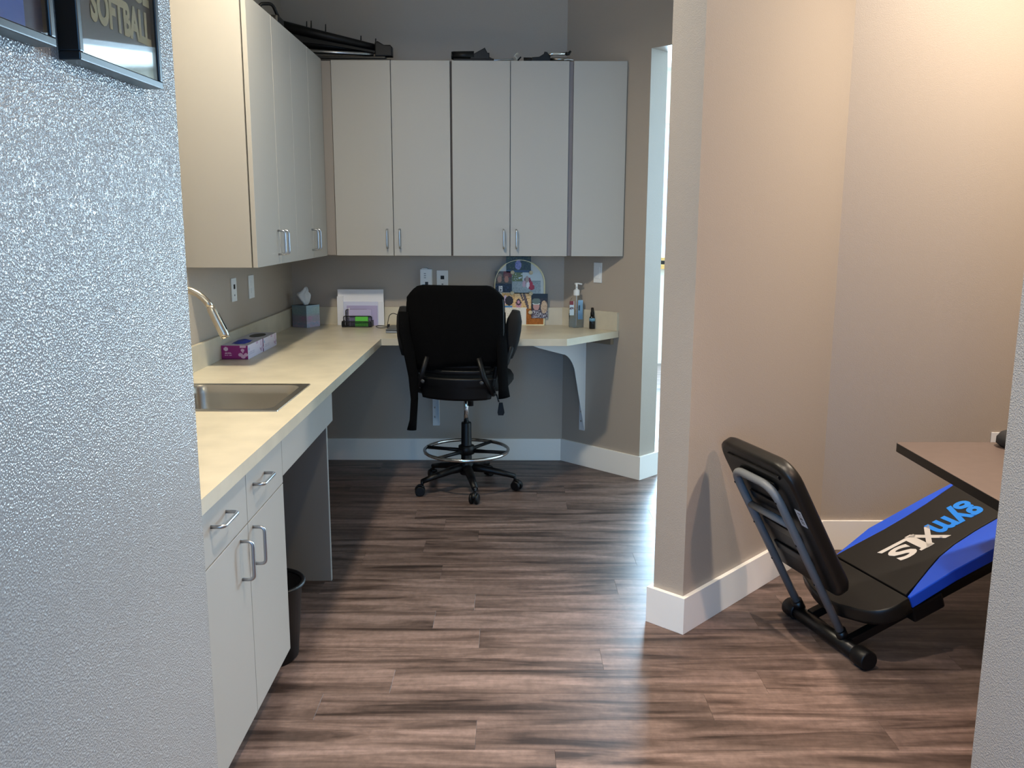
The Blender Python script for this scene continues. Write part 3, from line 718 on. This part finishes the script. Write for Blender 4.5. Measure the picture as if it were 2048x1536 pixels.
MB().lathe([(.0112, .074), (.0112, .095), (.0085, .1), (.008, .124), (.001, .126)], 16, T).build('spray_cap', m_blk, t)
MB().lathe([(.0178, .045), (.0178, .062), (.0172, .063)], 20, T).build('label_band', mat('pale_blue_label', '#6c9ab4', .5), t)
# ------------------------------------------------------------------ things on top of the wall cabinets
ZC = ZT+.0008
t = thing('folded_stand', 'black folded stand with silver bar lying on the corner wall cabinets', 'stand', (-.98, 5.2, ZC))
mb = MB(); mb.box(-1.25, -.66, 5.095, 5.24, ZC, ZC+.010, .002); mb.box(-1.2, -.69, 5.10, 5.165, ZC+.012, ZC+.026, .004); mb.build('base_plate', m_blkmet, t)
MB().tube([(-1.26, 5.135, ZC+.062), (-.76, 5.135, ZC+.040)], .011, 12).build('silver_bar', m_alu, t)
mb = MB(); mb.tube([(-1.30, 5.155, ZC+.20), (-1.10, 5.155, ZC+.155), (-.72, 5.155, ZC+.075)], .016, 10, rads=[.03, .026, .016]); mb.tube([(-1.28, 5.195, ZC+.12), (-.80, 5.185, ZC+.068)], .022, 10, rads=[.03, .012]); mb.build('folded_leg', m_blk, t)
mb = MB().prism([(-1.30, ZC+.14), (-1.18, ZC+.11), (-1.0, ZC+.09), (-.74, ZC+.05), (-.74, ZC+.09), (-.84, ZC+.11), (-.99, ZC+.135), (-1.05, ZC+.165), (-1.18, ZC+.185), (-1.29, ZC+.225)], -.02, .02, .003, T=frame_mat((0, 5.18, 0), X_, Z_, -Y_)); mb.build('side_arm', m_blk, t)
for x, z in ((-1.135, .165), (-1.11, .168), (-1.03, .15), (-.835, .09), (-.753, .075)):
    MB().tube([(x, 5.165, ZC+z), (x+.002, 5.165, ZC+z+.055)], .004, 8, rads=[.004, .003]).build('prong', m_blk, t)
MB().prism([(-.75, ZC+.028), (-.655, ZC+.028), (-.655, ZC+.078), (-.665, ZC+.088), (-.70, ZC+.088), (-.735, ZC+.108), (-.75, ZC+.10)], -.03, .03, .006, T=frame_mat((0, 5.14, 0), X_, Z_, -Y_)).build('clamp_head', m_blk, t)
t = thing('black_case', 'small black case on top of the near wall cabinet, at the top edge', 'case', (-1.2, 4.4, ZC))
MB().box(-1.175, -1.085, 4.34, 4.46, ZC, ZC+.075, .012).build('pouch', m_blk, t)
MB().tube(rounded([(-1.17, 4.36, ZC+.06), (-1.17, 4.34, ZC+.12), (-1.12, 4.38, ZC+.13), (-1.10, 4.42, ZC+.07)], .02, 4), .008, 8).build('strap', m_blk, t)
t = thing('bar_clamp', 'black bar clamp with silver rod and pale hook on the middle wall cabinet', 'clamp', (-.2, 5.2, ZC))
yc = 5.112
MB().tube([(-.318, yc, ZC+.032), (-.20, yc, ZC+.034)], .022, 14).build('grip', m_blk, t)
MB().lathe([(.001, 0), (.02, 0), (.022, .004), (.02, .008), (.001, .008)], 18, frame_mat((-.318, yc, ZC+.032), Y_, Z_, -X_)).build('grip_cap', m_blkmet, t)
MB().box(-.315, -.09, yc-.02, yc+.02, ZC, ZC+.014, .004).build('lower_jaw', m_blk, t)
MB().prism([(-.22, .03), (-.14, .072), (-.125, .045), (-.115, .045), (-.115, .008), (-.22, .008)], -.018, .018, .004, T=frame_mat((0, yc, ZC), X_, Z_, -Y_)).build('trigger_body', m_blk, t)
MB().tube([(-.115, yc, ZC+.02), (-.09, yc, ZC+.008), (.02, yc, ZC+.014)], .005, 10).build('rod', m_alu, t)
MB().tube([(.035, yc, ZC+.002), (.036, yc, ZC+.02), (.026, yc, ZC+.03), (.034, yc, ZC+.04), (.045, yc, ZC+.044)], .007, 10, flat=.5).build('hook', mat('pale_hook', '#b8b4a8', .5), t)
MB().tube([(.04, yc+.01, ZC+.004), (.052, yc+.01, ZC+.02), (.06, yc+.01, ZC+.028)], .004, 8).build('black_tip', m_blk, t)
t = thing('bar_clamp', 'black and chrome clamp on the middle wall cabinet, nearer the angled wall', 'clamp', (.2, 5.2, ZC))
MB().tube([(.075, yc, ZC+.012), (.15, yc, ZC+.012)], .011, 12, rads=[.012, .010]).build('grip', m_blk, t)
MB().prism([(.12, 0), (.22, 0), (.225, .02), (.205, .05), (.19, .052), (.185, .04), (.16, .025), (.12, .022)], -.018, .018, .004, T=frame_mat((0, yc, ZC), X_, Z_, -Y_)).build('clamp_body', m_blk, t)
MB().tube([(.205, yc, ZC+.03), (.235, yc, ZC+.044), (.32, yc, ZC+.044)], .009, 12).build('chrome_arm', m_chrome, t)
MB().tube([(.31, yc, ZC+.044), (.325, yc, ZC+.044), (.336, yc, ZC+.058)], .007, 10, rads=[.011, .009, .006]).build('arm_tip', m_blkmet, t)
MB().tube([(.22, yc+.02, ZC+.018), (.335, yc+.02, ZC+.018)], .009, 10).build('lower_rod', m_steel, t)
MB().tube([(.30, yc-.015, ZC+.008), (.32, yc-.015, ZC+.012), (.35, yc-.015, ZC+.007)], .006, 8, flat=.6).build('clear_clip', mat('clip_white', '#cfd4d6', .3), t)
# ------------------------------------------------------------------ drafting stool
CX, CY = -.240, 4.79
t = thing('drafting_stool', 'black mesh-back drafting stool with chrome foot ring at the back counter', 'stool', (CX, CY, 0))
rot = Matrix.Translation((CX, CY, 0)) @ Matrix.Rotation(math.radians(-9), 4, 'Z')
for ang in (-78, -6, 66, 138, 210):
    a = math.radians(ang); d = Vector((math.cos(a), math.sin(a), 0)); c = Vector((CX, CY, 0)); sd = Vector((-d.y, d.x, 0))
    pts = [c+d*.02+Z_*.125, c+d*.10+Z_*.118, c+d*.20+Z_*.098, c+d*.275+Z_*.080]
    leg = MB().tube(pts, .02, 10, rads=[.030, .026, .021, .017], flat=.8).build('leg', m_blk, t)
    p = c+d*.275
    MB().tube([p+Z_*.05, p+Z_*.088], .0085, 10).build('caster_stem', m_blkmet, leg)
    w1 = MB(); ax = (sd+d*.5).normalized(); q = p+ax.cross(Z_)*.012
    for sgn in (-1, 1):
        w1.tube([q+Z_*.0285+ax*sgn*.006, q+Z_*.0285+ax*sgn*.010, q+Z_*.0285+ax*sgn*.022, q+Z_*.0285+ax*sgn*.025], .0275, 20, rads=[.024, .0275, .0275, .023])
    w1.build('caster_wheel', m_blk, leg)
    MB().tube([p+ax.cross(Z_)*(.012+.026*math.cos(th))+Z_*(.0285+.032*math.sin(th)) for th in [k*math.pi/8+.2 for k in range(7)]], .013, 8, flat=.35).build('caster_hood', m_blk, leg)
Tc = Matrix.Translation((CX, CY, 0))
MB().lathe([(.001, .085), (.035, .085), (.042, .10), (.042, .14), (.034, .165), (.03, .17), (.028, .38), (.026, .385), (.001, .385)], 24, Tc).build('column_cover', m_blk, t)
MB().tube([(CX, CY, .37), (CX, CY, .56)], .0145, 18).build('gas_lift', m_chrome, t)
ring = MB().tube([(CX+.235*math.cos(k*math.pi/28), CY+.235*math.sin(k*math.pi/28), .225) for k in range(56)], .0095, 10, closed=True).build('foot_ring', m_chrome, t)
for ang in (-15, 55, 165, 232):
    a = math.radians(ang); d = Vector((math.cos(a), math.sin(a), 0)); c = Vector((CX, CY, .225))
    MB().tube([c+d*.02-Z_*.004, c+d*.12-Z_*.002, c+d*.237], .011, 8, rads=[.013, .010, .0105]).build('ring_spoke', m_blk, ring)
MB().lathe([(.034, .20), (.045, .205), (.045, .25), (.034, .255)], 20, Tc).build('ring_hub', m_blk, ring)
# seat mechanism and seat (local frame: +y is the sitter's front)
MB().box(-.09, .09, -.12, .13, .555, .595, .012, T=rot).build('tilt_mechanism', m_blkmet, t)
MB().tube([rot @ Vector(p) for p in ((.02, -.05, .56), (.035, -.05, .53), (.035, -.05, .49))], .017, 10).build('tension_knob', m_blk, t)
def sq(x, y, hw, hd, z, n=28, e=3.2):
    out = []
    for k in range(n):
        a = 2*math.pi*k/n; c_, s_ = math.cos(a), math.sin(a)
        out.append((x+hw*abs(c_)**(2/e)*(1 if c_ > 0 else -1), y+hd*abs(s_)**(2/e)*(1 if s_ > 0 else -1), z))
    return out
mb = MB(); bm = mb.bm; L_ = []
for hw, hd, z in ((.20, .20, .588), (.235, .235, .595), (.252, .25, .615), (.252, .25, .64), (.238, .238, .662), (.19, .19, .668)):
    L_.append([bm.verts.new(rot @ Vector(p)) for p in sq(0, .03, hw, hd, z)])
for A, B in zip(L_, L_[1:]): ring_rect(bm, A, B)
bm.faces.new(L_[0][::-1]); bm.faces.new(L_[-1]); mb.build('seat', m_blkm, t)
# lever with paddle
lv = MB().tube([rot @ Vector(p) for p in ((.10, -.06, .575), (.19, -.10, .565), (.205, -.115, .53))], .0045, 8).build('lever', m_blkmet, t)
MB().prism([(-.010, .03), (.010, .03), (.020, -.025), (.014, -.04), (-.014, -.04), (-.018, -.025)], -.005, .005, .003, T=Matrix.Translation(rot @ Vector((.218, -.13, .50))) @ frame_mat((0, 0, 0), X_, Z_, -Y_)).build('paddle', m_blk, lv)
# backrest: curved shell wider at the top
def back_pt(u, v, off=0):     # u -1..1 across, v 0..1 up
    hw = .185+.062*min(1, v*1.7)-.012*max(0, v-.75)*4*.3
    z = .575+v*.565
    x = u*hw
    y = -.285-.02*math.sin(v*math.pi)+.055*u*u-off-.035*v
    # rounded top corners
    if v > .86: z -= .05*max(0, abs(u)-.72)**1.5*8*(v-.86)/.14*.9
    if v < .12: x *= .93
    return Vector((x, y, z))
N = 18
def shell(v0, v1, off, th, u0=-1, u1=1, nu=18, nv=14):
    return MB().grid([[rot @ back_pt(u0+(u1-u0)*i/nu, v0+(v1-v0)*j/nv, off) for j in range(nv+1)] for i in range(nu+1)], th)
shell(.42, 1, 0, .012).build('mesh_back', m_blkm, t)
edge = [back_pt(-1, j/16) for j in range(17)]+[back_pt(-1+i/10, 1) for i in range(1, 20)]+[back_pt(1, 1-j/16) for j in range(17)]+[back_pt(1-i/10, 0) for i in range(1, 20)]
MB().tube([rot @ p for p in edge], .013, 8, closed=True).build('back_frame', m_blk, t)
shell(0, .20, .006, .02).build('lumbar_shell', m_blk, t)
for v in (.235, .295, .355, .415):
    shell(v, v+.036, .004+.002, .008, -.93, .93, 16, 3).build('lumbar_slat', m_blk, t)
for sx in (-1, 1):
    MB().tube([rot @ Vector(p) for p in ((sx*.135, -.325, .80), (sx*.165, -.335, .70), (sx*.205, -.30, .62), (sx*.19, -.18, .585), (sx*.10, -.08, .58))], .016, 10, flat=.7).build('back_strut', m_blk, t)
    MB().lathe([(.001, 0), (.010, 0), (.011, .003), (.006, .006), (.001, .006)], 12, rot @ frame_mat((sx*.155, -.352, .675), X_, Z_, -Y_)).build('bolt', mat('dark_bolt', '#3a3b3e', .4), t)
    arm = [(sx*.225, -.25, .70), (sx*.262, -.235, .77), (sx*.285, -.21, .84), (sx*.292, -.19, .90)]
    MB().tube([rot @ Vector(p) for p in arm], .014, 10, rads=[.022, .019, .016, .015]).build('arm_bracket', m_blk, t)
    zt, tilt = (1.045, .0) if sx < 0 else (1.035, .045)
    pts = [rot @ Vector(((sx*(.292 if sx < 0 else .266)+tilt*k/5*1.0), -.18-.005*k, .785+(zt-.785)*k/5)) for k in range(6)]
    MB().tube(pts, .03, 14, rads=[.022, .034, .040, .041, .037, .020], flat=1.1).build('armrest_pad', m_blkm, t)
# ------------------------------------------------------------------ jacket over the stool back
t = thing('jacket', 'black knit jacket draped over the stool back with its sleeves hanging', 'jacket', (CX-.05, 4.5, .8))
def jk(u, v, side):
    vv = .30+.73*v
    p = back_pt(u*1.035, min(vv, 1), 0)
    if vv > 1: p.z += (vv-1)*.5
    p.y += (-.020 if side else .032)-.004*math.sin(u*9+v*3)*(1-v)
    p.z += .012*v
    return p
G = []
for i in range(25):
    u = -1+2*i/24; row = []
    hem = .10*math.sin(u*2.1+.6)*.5-.05*(u < -.2)
    for j in range(13): v = j/12; row.append(rot @ jk(u, v*(1-hem*.5)+hem*.5, True))
    top_ = back_pt(u*1.035, 1); row.append(rot @ (top_+Vector((0, .006, .027))))
    for j in range(9): v = 1-j/8*.75; row.append(rot @ jk(u, v, False))
    G.append(row)
o = MB().grid(G, .006).build('jacket_body', m_cloth, t)
def sleeve(pts, rads): MB().tube(pts, .03, 14, rads=rads, flat=.45).build('sleeve', m_cloth, t)
sleeve([(-.545, 4.50, 1.03), (-.540, 4.475, .93), (-.515, 4.47, .82), (-.497, 4.468, .70), (-.492, 4.466, .58), (-.500, 4.464, .47), (-.509, 4.462, .417)], [.03, .036, .035, .030, .024, .024, .031])
sleeve([(-.040, 4.52, 1.03), (-.042, 4.49, .93), (-.036, 4.475, .82), (-.034, 4.47, .72), (-.030, 4.47, .64), (-.026, 4.47, .588)], [.026, .034, .036, .034, .034, .040])
# ------------------------------------------------------------------ framed pictures on the near left wall
def framed(s0, s1, zb, zt, fn, label, cat='picture', texts=()):
    """s measured along the wall from its far edge toward the camera (positive = nearer)"""
    o = w0-wd*s1+wn*.0006; t = thing('picture_frame', label, cat, (o.x, o.y, zb), 'black box frames on the near left wall')
    T = frame_mat((o.x, o.y, zb), wd, Z_, wn); w_, h_, m_ = s1-s0, zt-zb, .013
    mb = MB()
    for a in ((0, w_, 0, m_), (0, w_, h_-m_, h_), (0, m_, m_, h_-m_), (w_-m_, w_, m_, h_-m_)):
        mb.box(a[0], a[1], a[2], a[3], 0, .034, .002, T=T)
    mb.build('frame', m_frame, t)
    MB().box(m_-.002, w_-m_+.002, m_-.002, h_-m_+.002, .0015, .021, T=T).build('backing', m_frame, t)
    card('print', T @ Matrix.Translation((m_, m_, .0212)), w_-2*m_, h_-2*m_, 24, 30, fn, t, .0006)
    MB().box(m_-.002, w_-m_+.002, m_-.002, h_-m_+.002, .030, .0312, T=T).build('glass', m_glass, t)
    for body, x, z, ww, hh, bold in texts:
        text(body, 'lettering', T @ Matrix.Translation((x, z, .0220)), ww, hh, mat('cream_lettering', '#c9c29c', .6), t, .0008, bold)
    return t
def s_of(Y, d): return (1.85-Y+d*-.0)/math.cos(.026)
framed(.128, .435, 1.724, 2.10, lambda u, v: '#4b463f', 'right-hand black box frame printed with cream SOFTBALL lettering',
       texts=(('SOFTBALL', .066, .071, .224, .058, .045), ('COLLEGE', .066, .139, .224, .058, .045)))
framed(.502, .80, 1.729, 2.10, lambda u, v: '#2f63c4' if u < .85 else '#1c2f58', 'left-hand black box frame with a plain blue print')
# ------------------------------------------------------------------ home gym
tb = Vector((.284, -.958, 0)).normalized(); bb = Vector((.958, .284, 0)).normalized()
Gc = Vector((1.1465, 2.948, 0))          # centre of the base tube on the floor
t = thing('home_gym', 'black and blue incline sliding-board home gym with upright squat stand', 'exercise machine', tuple(Gc))
th = math.radians(20); bd = bb*math.cos(th)+Z_*math.sin(th); bn = -bb*math.sin(th)+Z_*math.cos(th)
# base tube
MB().tube([Gc+Z_*.034-tb*.222, Gc+Z_*.034+tb*.222], .027, 20).build('base_tube', m_blkmet, t)
for sg in (-1, 1):
    MB().tube([Gc+Z_*.0345+tb*sg*.168, Gc+Z_*.0345+tb*sg*.176, Gc+Z_*.0345+tb*sg*.228, Gc+Z_*.0345+tb*sg*.233], .034, 20, rads=[.030, .034, .034, .030]).build('end_cap', m_blk, t)
# squat stand: U tube + crossbar + padded board
d_ = Vector((-.467, -.138, .8734)).normalized(); pn = (bb*.873+Z_*.487).normalized()
L0 = Vector((1.101, 3.106, .055)); R0 = L0+tb*.256
up_ = rounded([L0, L0+d_*.655, R0+d_*.655, R0], .075, 8)
st = MB().tube(up_, .0145, 14).build('squat_stand_frame', m_grey, t)
MB().tube([L0+d_*.495+tb*.008, L0+d_*.495+tb*.248], .013, 12).build('crossbar', m_grey, st)
for sx_ in (0, .256):
    MB().tube([L0+tb*sx_-d_*.005, L0+tb*sx_+d_*.035], .021, 14).build('socket', m_blkmet, st)
    for uu in (.25, .42, .60):
        MB().lathe([(.001, 0), (.004, 0), (.004, .0015), (.001, .002)], 8, frame_mat(L0+tb*sx_+d_*uu-pn*.0142, tb, d_, -pn)).build('bolt', m_blk, st)
def rr2(x0, x1, y0, y1, r, n=6): return [(p[0], p[1]) for p in rrect(x0, x1, y0, y1, r, 0, n)]
Tq = frame_mat(L0, tb, d_, tb.cross(d_))
sgn = 1 if tb.cross(d_).dot(pn) > 0 else -1
mb = MB(); bm = mb.bm; L_ = []
for ins, z in ((.012, .022), (.002, .027), (0, .034), (0, .058), (.006, .068), (.02, .073)):
    L_.append([bm.verts.new(Tq @ Vector((p[0], p[1], sgn*z))) for p in rr2(-.092+ins, .345-ins, .185+ins, .742-ins, .075)])
for A, B in zip(L_, L_[1:]): ring_rect(bm, A, B)
bm.faces.new(L_[0][::-1]); bm.faces.new(L_[-1]); bmesh.ops.recalc_face_normals(bm, faces=bm.faces)
pad = mb.build('foot_board', m_vinyl, t)
for uu in (.29, .40, .52, .62):
    MB().box(.02, .235, uu, uu+.035, min(sgn*.0145, sgn*.023), max(sgn*.0145, sgn*.023), .003, T=Tq).build('back_rib', m_blkmet, pad)
MB().box(-.03, .29, .685, .70, min(sgn*.016, sgn*.023), max(sgn*.016, sgn*.023), .002, T=Tq).build('edge_rib', m_blkmet, pad)
def stick(u, v): return '#55575c' if .25 < u < .75 and .15 < v < .85 and (hsh(int(v*40), 2) > .45 or .4 < v < .45) else '#cfd4da'
card('sticker', Tq @ frame_mat((.300, .50, sgn*.0215) if sgn > 0 else (.300, .50, sgn*.0215), (1, 0, 0), (0, 1, 0), (0, 0, -sgn)) if False else Tq @ frame_mat((.293, .50, sgn*.0205), (1, 0, 0), (0, 1, 0), (0, 0, -sgn)), .034, .068, 12, 30, stick, pad, .0006)
# rails rise along the board
A0 = Vector((1.235, 3.135, .25))            # board top surface, lateral zero
for lat in (.045, .265):
    s_ = A0+tb*lat; base = Gc+tb*(lat-.155)+bb*.012+Z_*.048
    e2 = base+bd*1.95
    T_ = frame_mat(base, bd, tb, bd.cross(tb))
    MB().box(0, 1.95, -.016, .016, -.016, .016, .003, T=T_).build('rail', m_blkmet, t)
# carriage under board
T_ = frame_mat(A0, bd, tb, bd.cross(tb)); zs = 1 if bd.cross(tb).dot(bn) > 0 else -1
def zbox(mb, x0, x1, y0, y1, z0, z1, bev): mb.box(x0, x1, y0, y1, min(zs*z0, zs*z1), max(zs*z0, zs*z1), bev, T=T_); return mb
zbox(MB(), -.03, .80, -.03, .34, -.085, -.05, .006).build('carriage', m_blk, t)
zbox(MB(), .0, .13, .25, .385, -.108, -.05, .008).build('roller_housing', m_blk, t)
def zprism(pts, z0, z1, bev=0): return MB().prism(pts, min(zs*z0, zs*z1), max(zs*z0, zs*z1), bev, T=T_, seg=3)
BLN = 1.05
fb = [(0, -.004), (.11, -.008), (.232, -.011), (.34, -.020), (.449, -.034), (.54, -.050), (.621, -.064)]
nb = [(0, .378), (.07, .345), (.153, .308), (.23, .276), (.314, .256), (.42, .243), (.521, .238)]
nbf = nb+[(.70, .245), (.85, .275), (BLN-.06, .34)]; fbf = fb+[(.75, -.072), (.9, -.05), (BLN-.06, .0)]
zprism([(-.0, .372)]+[(0, -.004)]+fb[1:]+[(.75, -.066), (.9, -.05), (BLN, .0), (BLN, .33), (.85, .275), (.70, .245)]+nb[::-1][:-1], -.045, 0, .004).build('glide_board', m_vinyl, t)
far_o = [(x, -.075) for x in (.0, BLN)]
# blue wings
wing = nb+[(.70, .245), (.85, .275), (BLN, .33)]
zprism([(x, y+.0008) for x, y in wing]+[(BLN, .372), (.5, .374), (.2, .376), (.0, .392)], -.045, -.0005, .006).build('blue_wing', m_blue, t)
zprism([(0, -.0048)]+[(x, y-.0008) for x, y in fb[1:]]+[(.75, -.0668), (.9, -.051), (BLN, -.001), (BLN, -.085), (.5, -.078), (.2, -.062), (.09, -.03)][:], -.045, -.0005, .003).build('blue_wing', m_blue, t)
# black step pad at the foot end
c_ = [(-.006, -.055), (-.006, .395)]+[(p.x, p.y) for p in bez((-.05, .397, 0), (-.12, .395, 0), (-.155, .33, 0), 6)]+[(p.x, p.y) for p in bez((-.185, .25, 0), (-.205, .17, 0), (-.185, .09, 0), 6)]+[(p.x, p.y) for p in bez((-.155, .0, 0), (-.12, -.055, 0), (-.05, -.056, 0), 6)]
mb = MB(); bm = mb.bm; L_ = []; cc = Vector((-.09, .17, 0))
for sc, z in ((.90, -.062), (.98, -.056), (1.0, -.045), (1.0, -.018), (.985, -.007), (.94, -.002)):
    L_.append([bm.verts.new(T_ @ Vector((cc.x+(p[0]-cc.x)*(sc if p[0] < -.01 else 1-(1-sc)*.1), cc.y+(p[1]-cc.y)*(1-(1-sc)*.45), zs*z))) for p in c_])
for A, B in zip(L_, L_[1:]): ring_rect(bm, A, B)
bm.faces.new(L_[0][::-1]); bm.faces.new(L_[-1]); bmesh.ops.recalc_face_normals(bm, faces=bm.faces)
mb.build('step_pad', m_vinyl, t)
# lettering, upside down from here: reads from the far end
def gt(x_bd, lat): return frame_mat(A0+bd*x_bd+tb*lat+bn*.0004, -bd, tb, (-bd).cross(tb))
m_lb = mat('bright_blue_print', '#1f8dfa', .5); m_lw = mat('offwhite_print', '#d9d2cb', .5); m_lo = mat('pale_blue_outline', '#7fb8ee', .5)
text('gym', 'logo_lettering', gt(.554, .050), .222, .122, m_lb, t, .0008, .03)

text('total', 'logo_lettering', gt(.852, .093), .262, .112, m_lb, t, .0008, .03)
text('X', 'logo_lettering', gt(.352, .094), .115, .112, m_lw, t, .0008, .02)
zt_ = lambda pts: MB().prism([(p[0], p[1]) for p in pts], 0, .0008, T=frame_mat(A0+bn*.0004, bd, tb, bd.cross(tb)) if zs > 0 else frame_mat(A0+bn*.0012, bd, tb, bd.cross(tb)))
zt_([(.272, .100), (.272, .113), (.262, .116), (.262, .192), (.275, .195), (.275, .205), (.215, .205), (.215, .195), (.226, .192), (.226, .116), (.115, .116), (.108, .100)]).build('logo_lettering', m_lw, t)
text('S', 'logo_lettering', gt(.210, .123), .088, .084, m_lw, t, .0008, .03)
MB().lathe([(.001, 0), (.006, 0), (.006, .0008), (.001, .0008)], 12, gt(.318, .190)).build('logo_dot', mat('indigo_dot', '#3f479a', .5), t)
# rear tower behind the near right wall
Tt = Gc+bb*1.87+Z_*.0
mb = MB()
for lat in (-.16, .16):
    mb.tube([Tt+tb*lat+bb*.10+Z_*.02, Tt+tb*lat-Z_*0+Z_*.80], .02, 12)
mb.tube([Tt+tb*-.16+Z_*.74, Tt+tb*.16+Z_*.74], .016, 12); mb.tube([Tt+bb*.10+tb*-.25+Z_*.028, Tt+bb*.10+tb*.25+Z_*.028], .028, 14)
mb.build('tower', m_blkmet, t)
# ------------------------------------------------------------------ table at the right
t = thing('table', 'dark-edged grey-brown laminate table overhanging the home gym', 'table', (1.9, 2.55, 0))
ZTb = .74; pts = rr2(1.334, 2.52, 2.10, 2.943, .02, 4)
MB().prism(pts, ZTb-.03, ZTb-.0008, .0008, T=None).build('edge_band', mat('black_table_edge', '#0b0d0f', .4), t)
MB().prism(rr2(1.335, 2.519, 2.101, 2.942, .02, 4), ZTb-.0008, ZTb).build('table_top', m_desk, t)
for y in (2.25, 2.62):
    for x in (1.75, 2.42):
        MB().tube([(x, y, .0), (x, y, ZTb-.03)], .022, 14).build('leg', m_blkmet, t)
# dark bag on the table by the outlet
t = thing('bag', 'dark rounded bag on the table in front of the low outlet', 'bag', (1.752, 2.875, ZTb))
mb = MB(); bm = mb.bm; L_ = []
for hw, hd, z in ((.085, .05, .001), (.098, .058, .012), (.098, .058, .03), (.085, .05, .048), (.055, .035, .060), (.02, .015, .066)):
    L_.append([bm.verts.new(Vector(p)) for p in sq(1.752, 2.875, hw, hd, ZTb+z, 24, 2.6)])
for A, B in zip(L_, L_[1:]): ring_rect(bm, A, B)
bm.faces.new(L_[0][::-1]); bm.faces.new(L_[-1]); mb.build('pouch', mat('dark_grey_nylon', '#26272b', .7), t)
MB().tube(rounded([(1.735, 2.875, ZTb+.06), (1.735, 2.875, ZTb+.085), (1.79, 2.875, ZTb+.085), (1.79, 2.875, ZTb+.058)], .015, 4), .005, 8).build('strap', m_blk, t)
# ------------------------------------------------------------------ ceiling cans (fixtures for the lamps; the entry one is added with its fill light)
for x, y, lb in ((.35, 1.95, 'added round ceiling light above the entry, out of view'), (-.72, 3.10, 'round recessed ceiling light above the sink counter'), (2.1, .8, 'round recessed ceiling light at the front of the gym room'), (2.1, 3.0, 'round recessed ceiling light above the table'), (.1, -.4, 'round recessed ceiling light in the hall')):
    t = thing('ceiling_light', lb, 'ceiling light', (x, y, CE-.012))
    MB().tube([(x+.092*math.cos(k*math.pi/16), y+.092*math.sin(k*math.pi/16), CE-.005) for k in range(32)], .007, 8, closed=True).build('trim_ring', m_white, t)
    MB().lathe([(.001, 0), (.082, 0), (.082, .003), (.001, .003)], 24, Matrix.Translation((x, y, CE-.006))).build('lens', glow('lamp_lens', (1, .85, .62), 6), t)
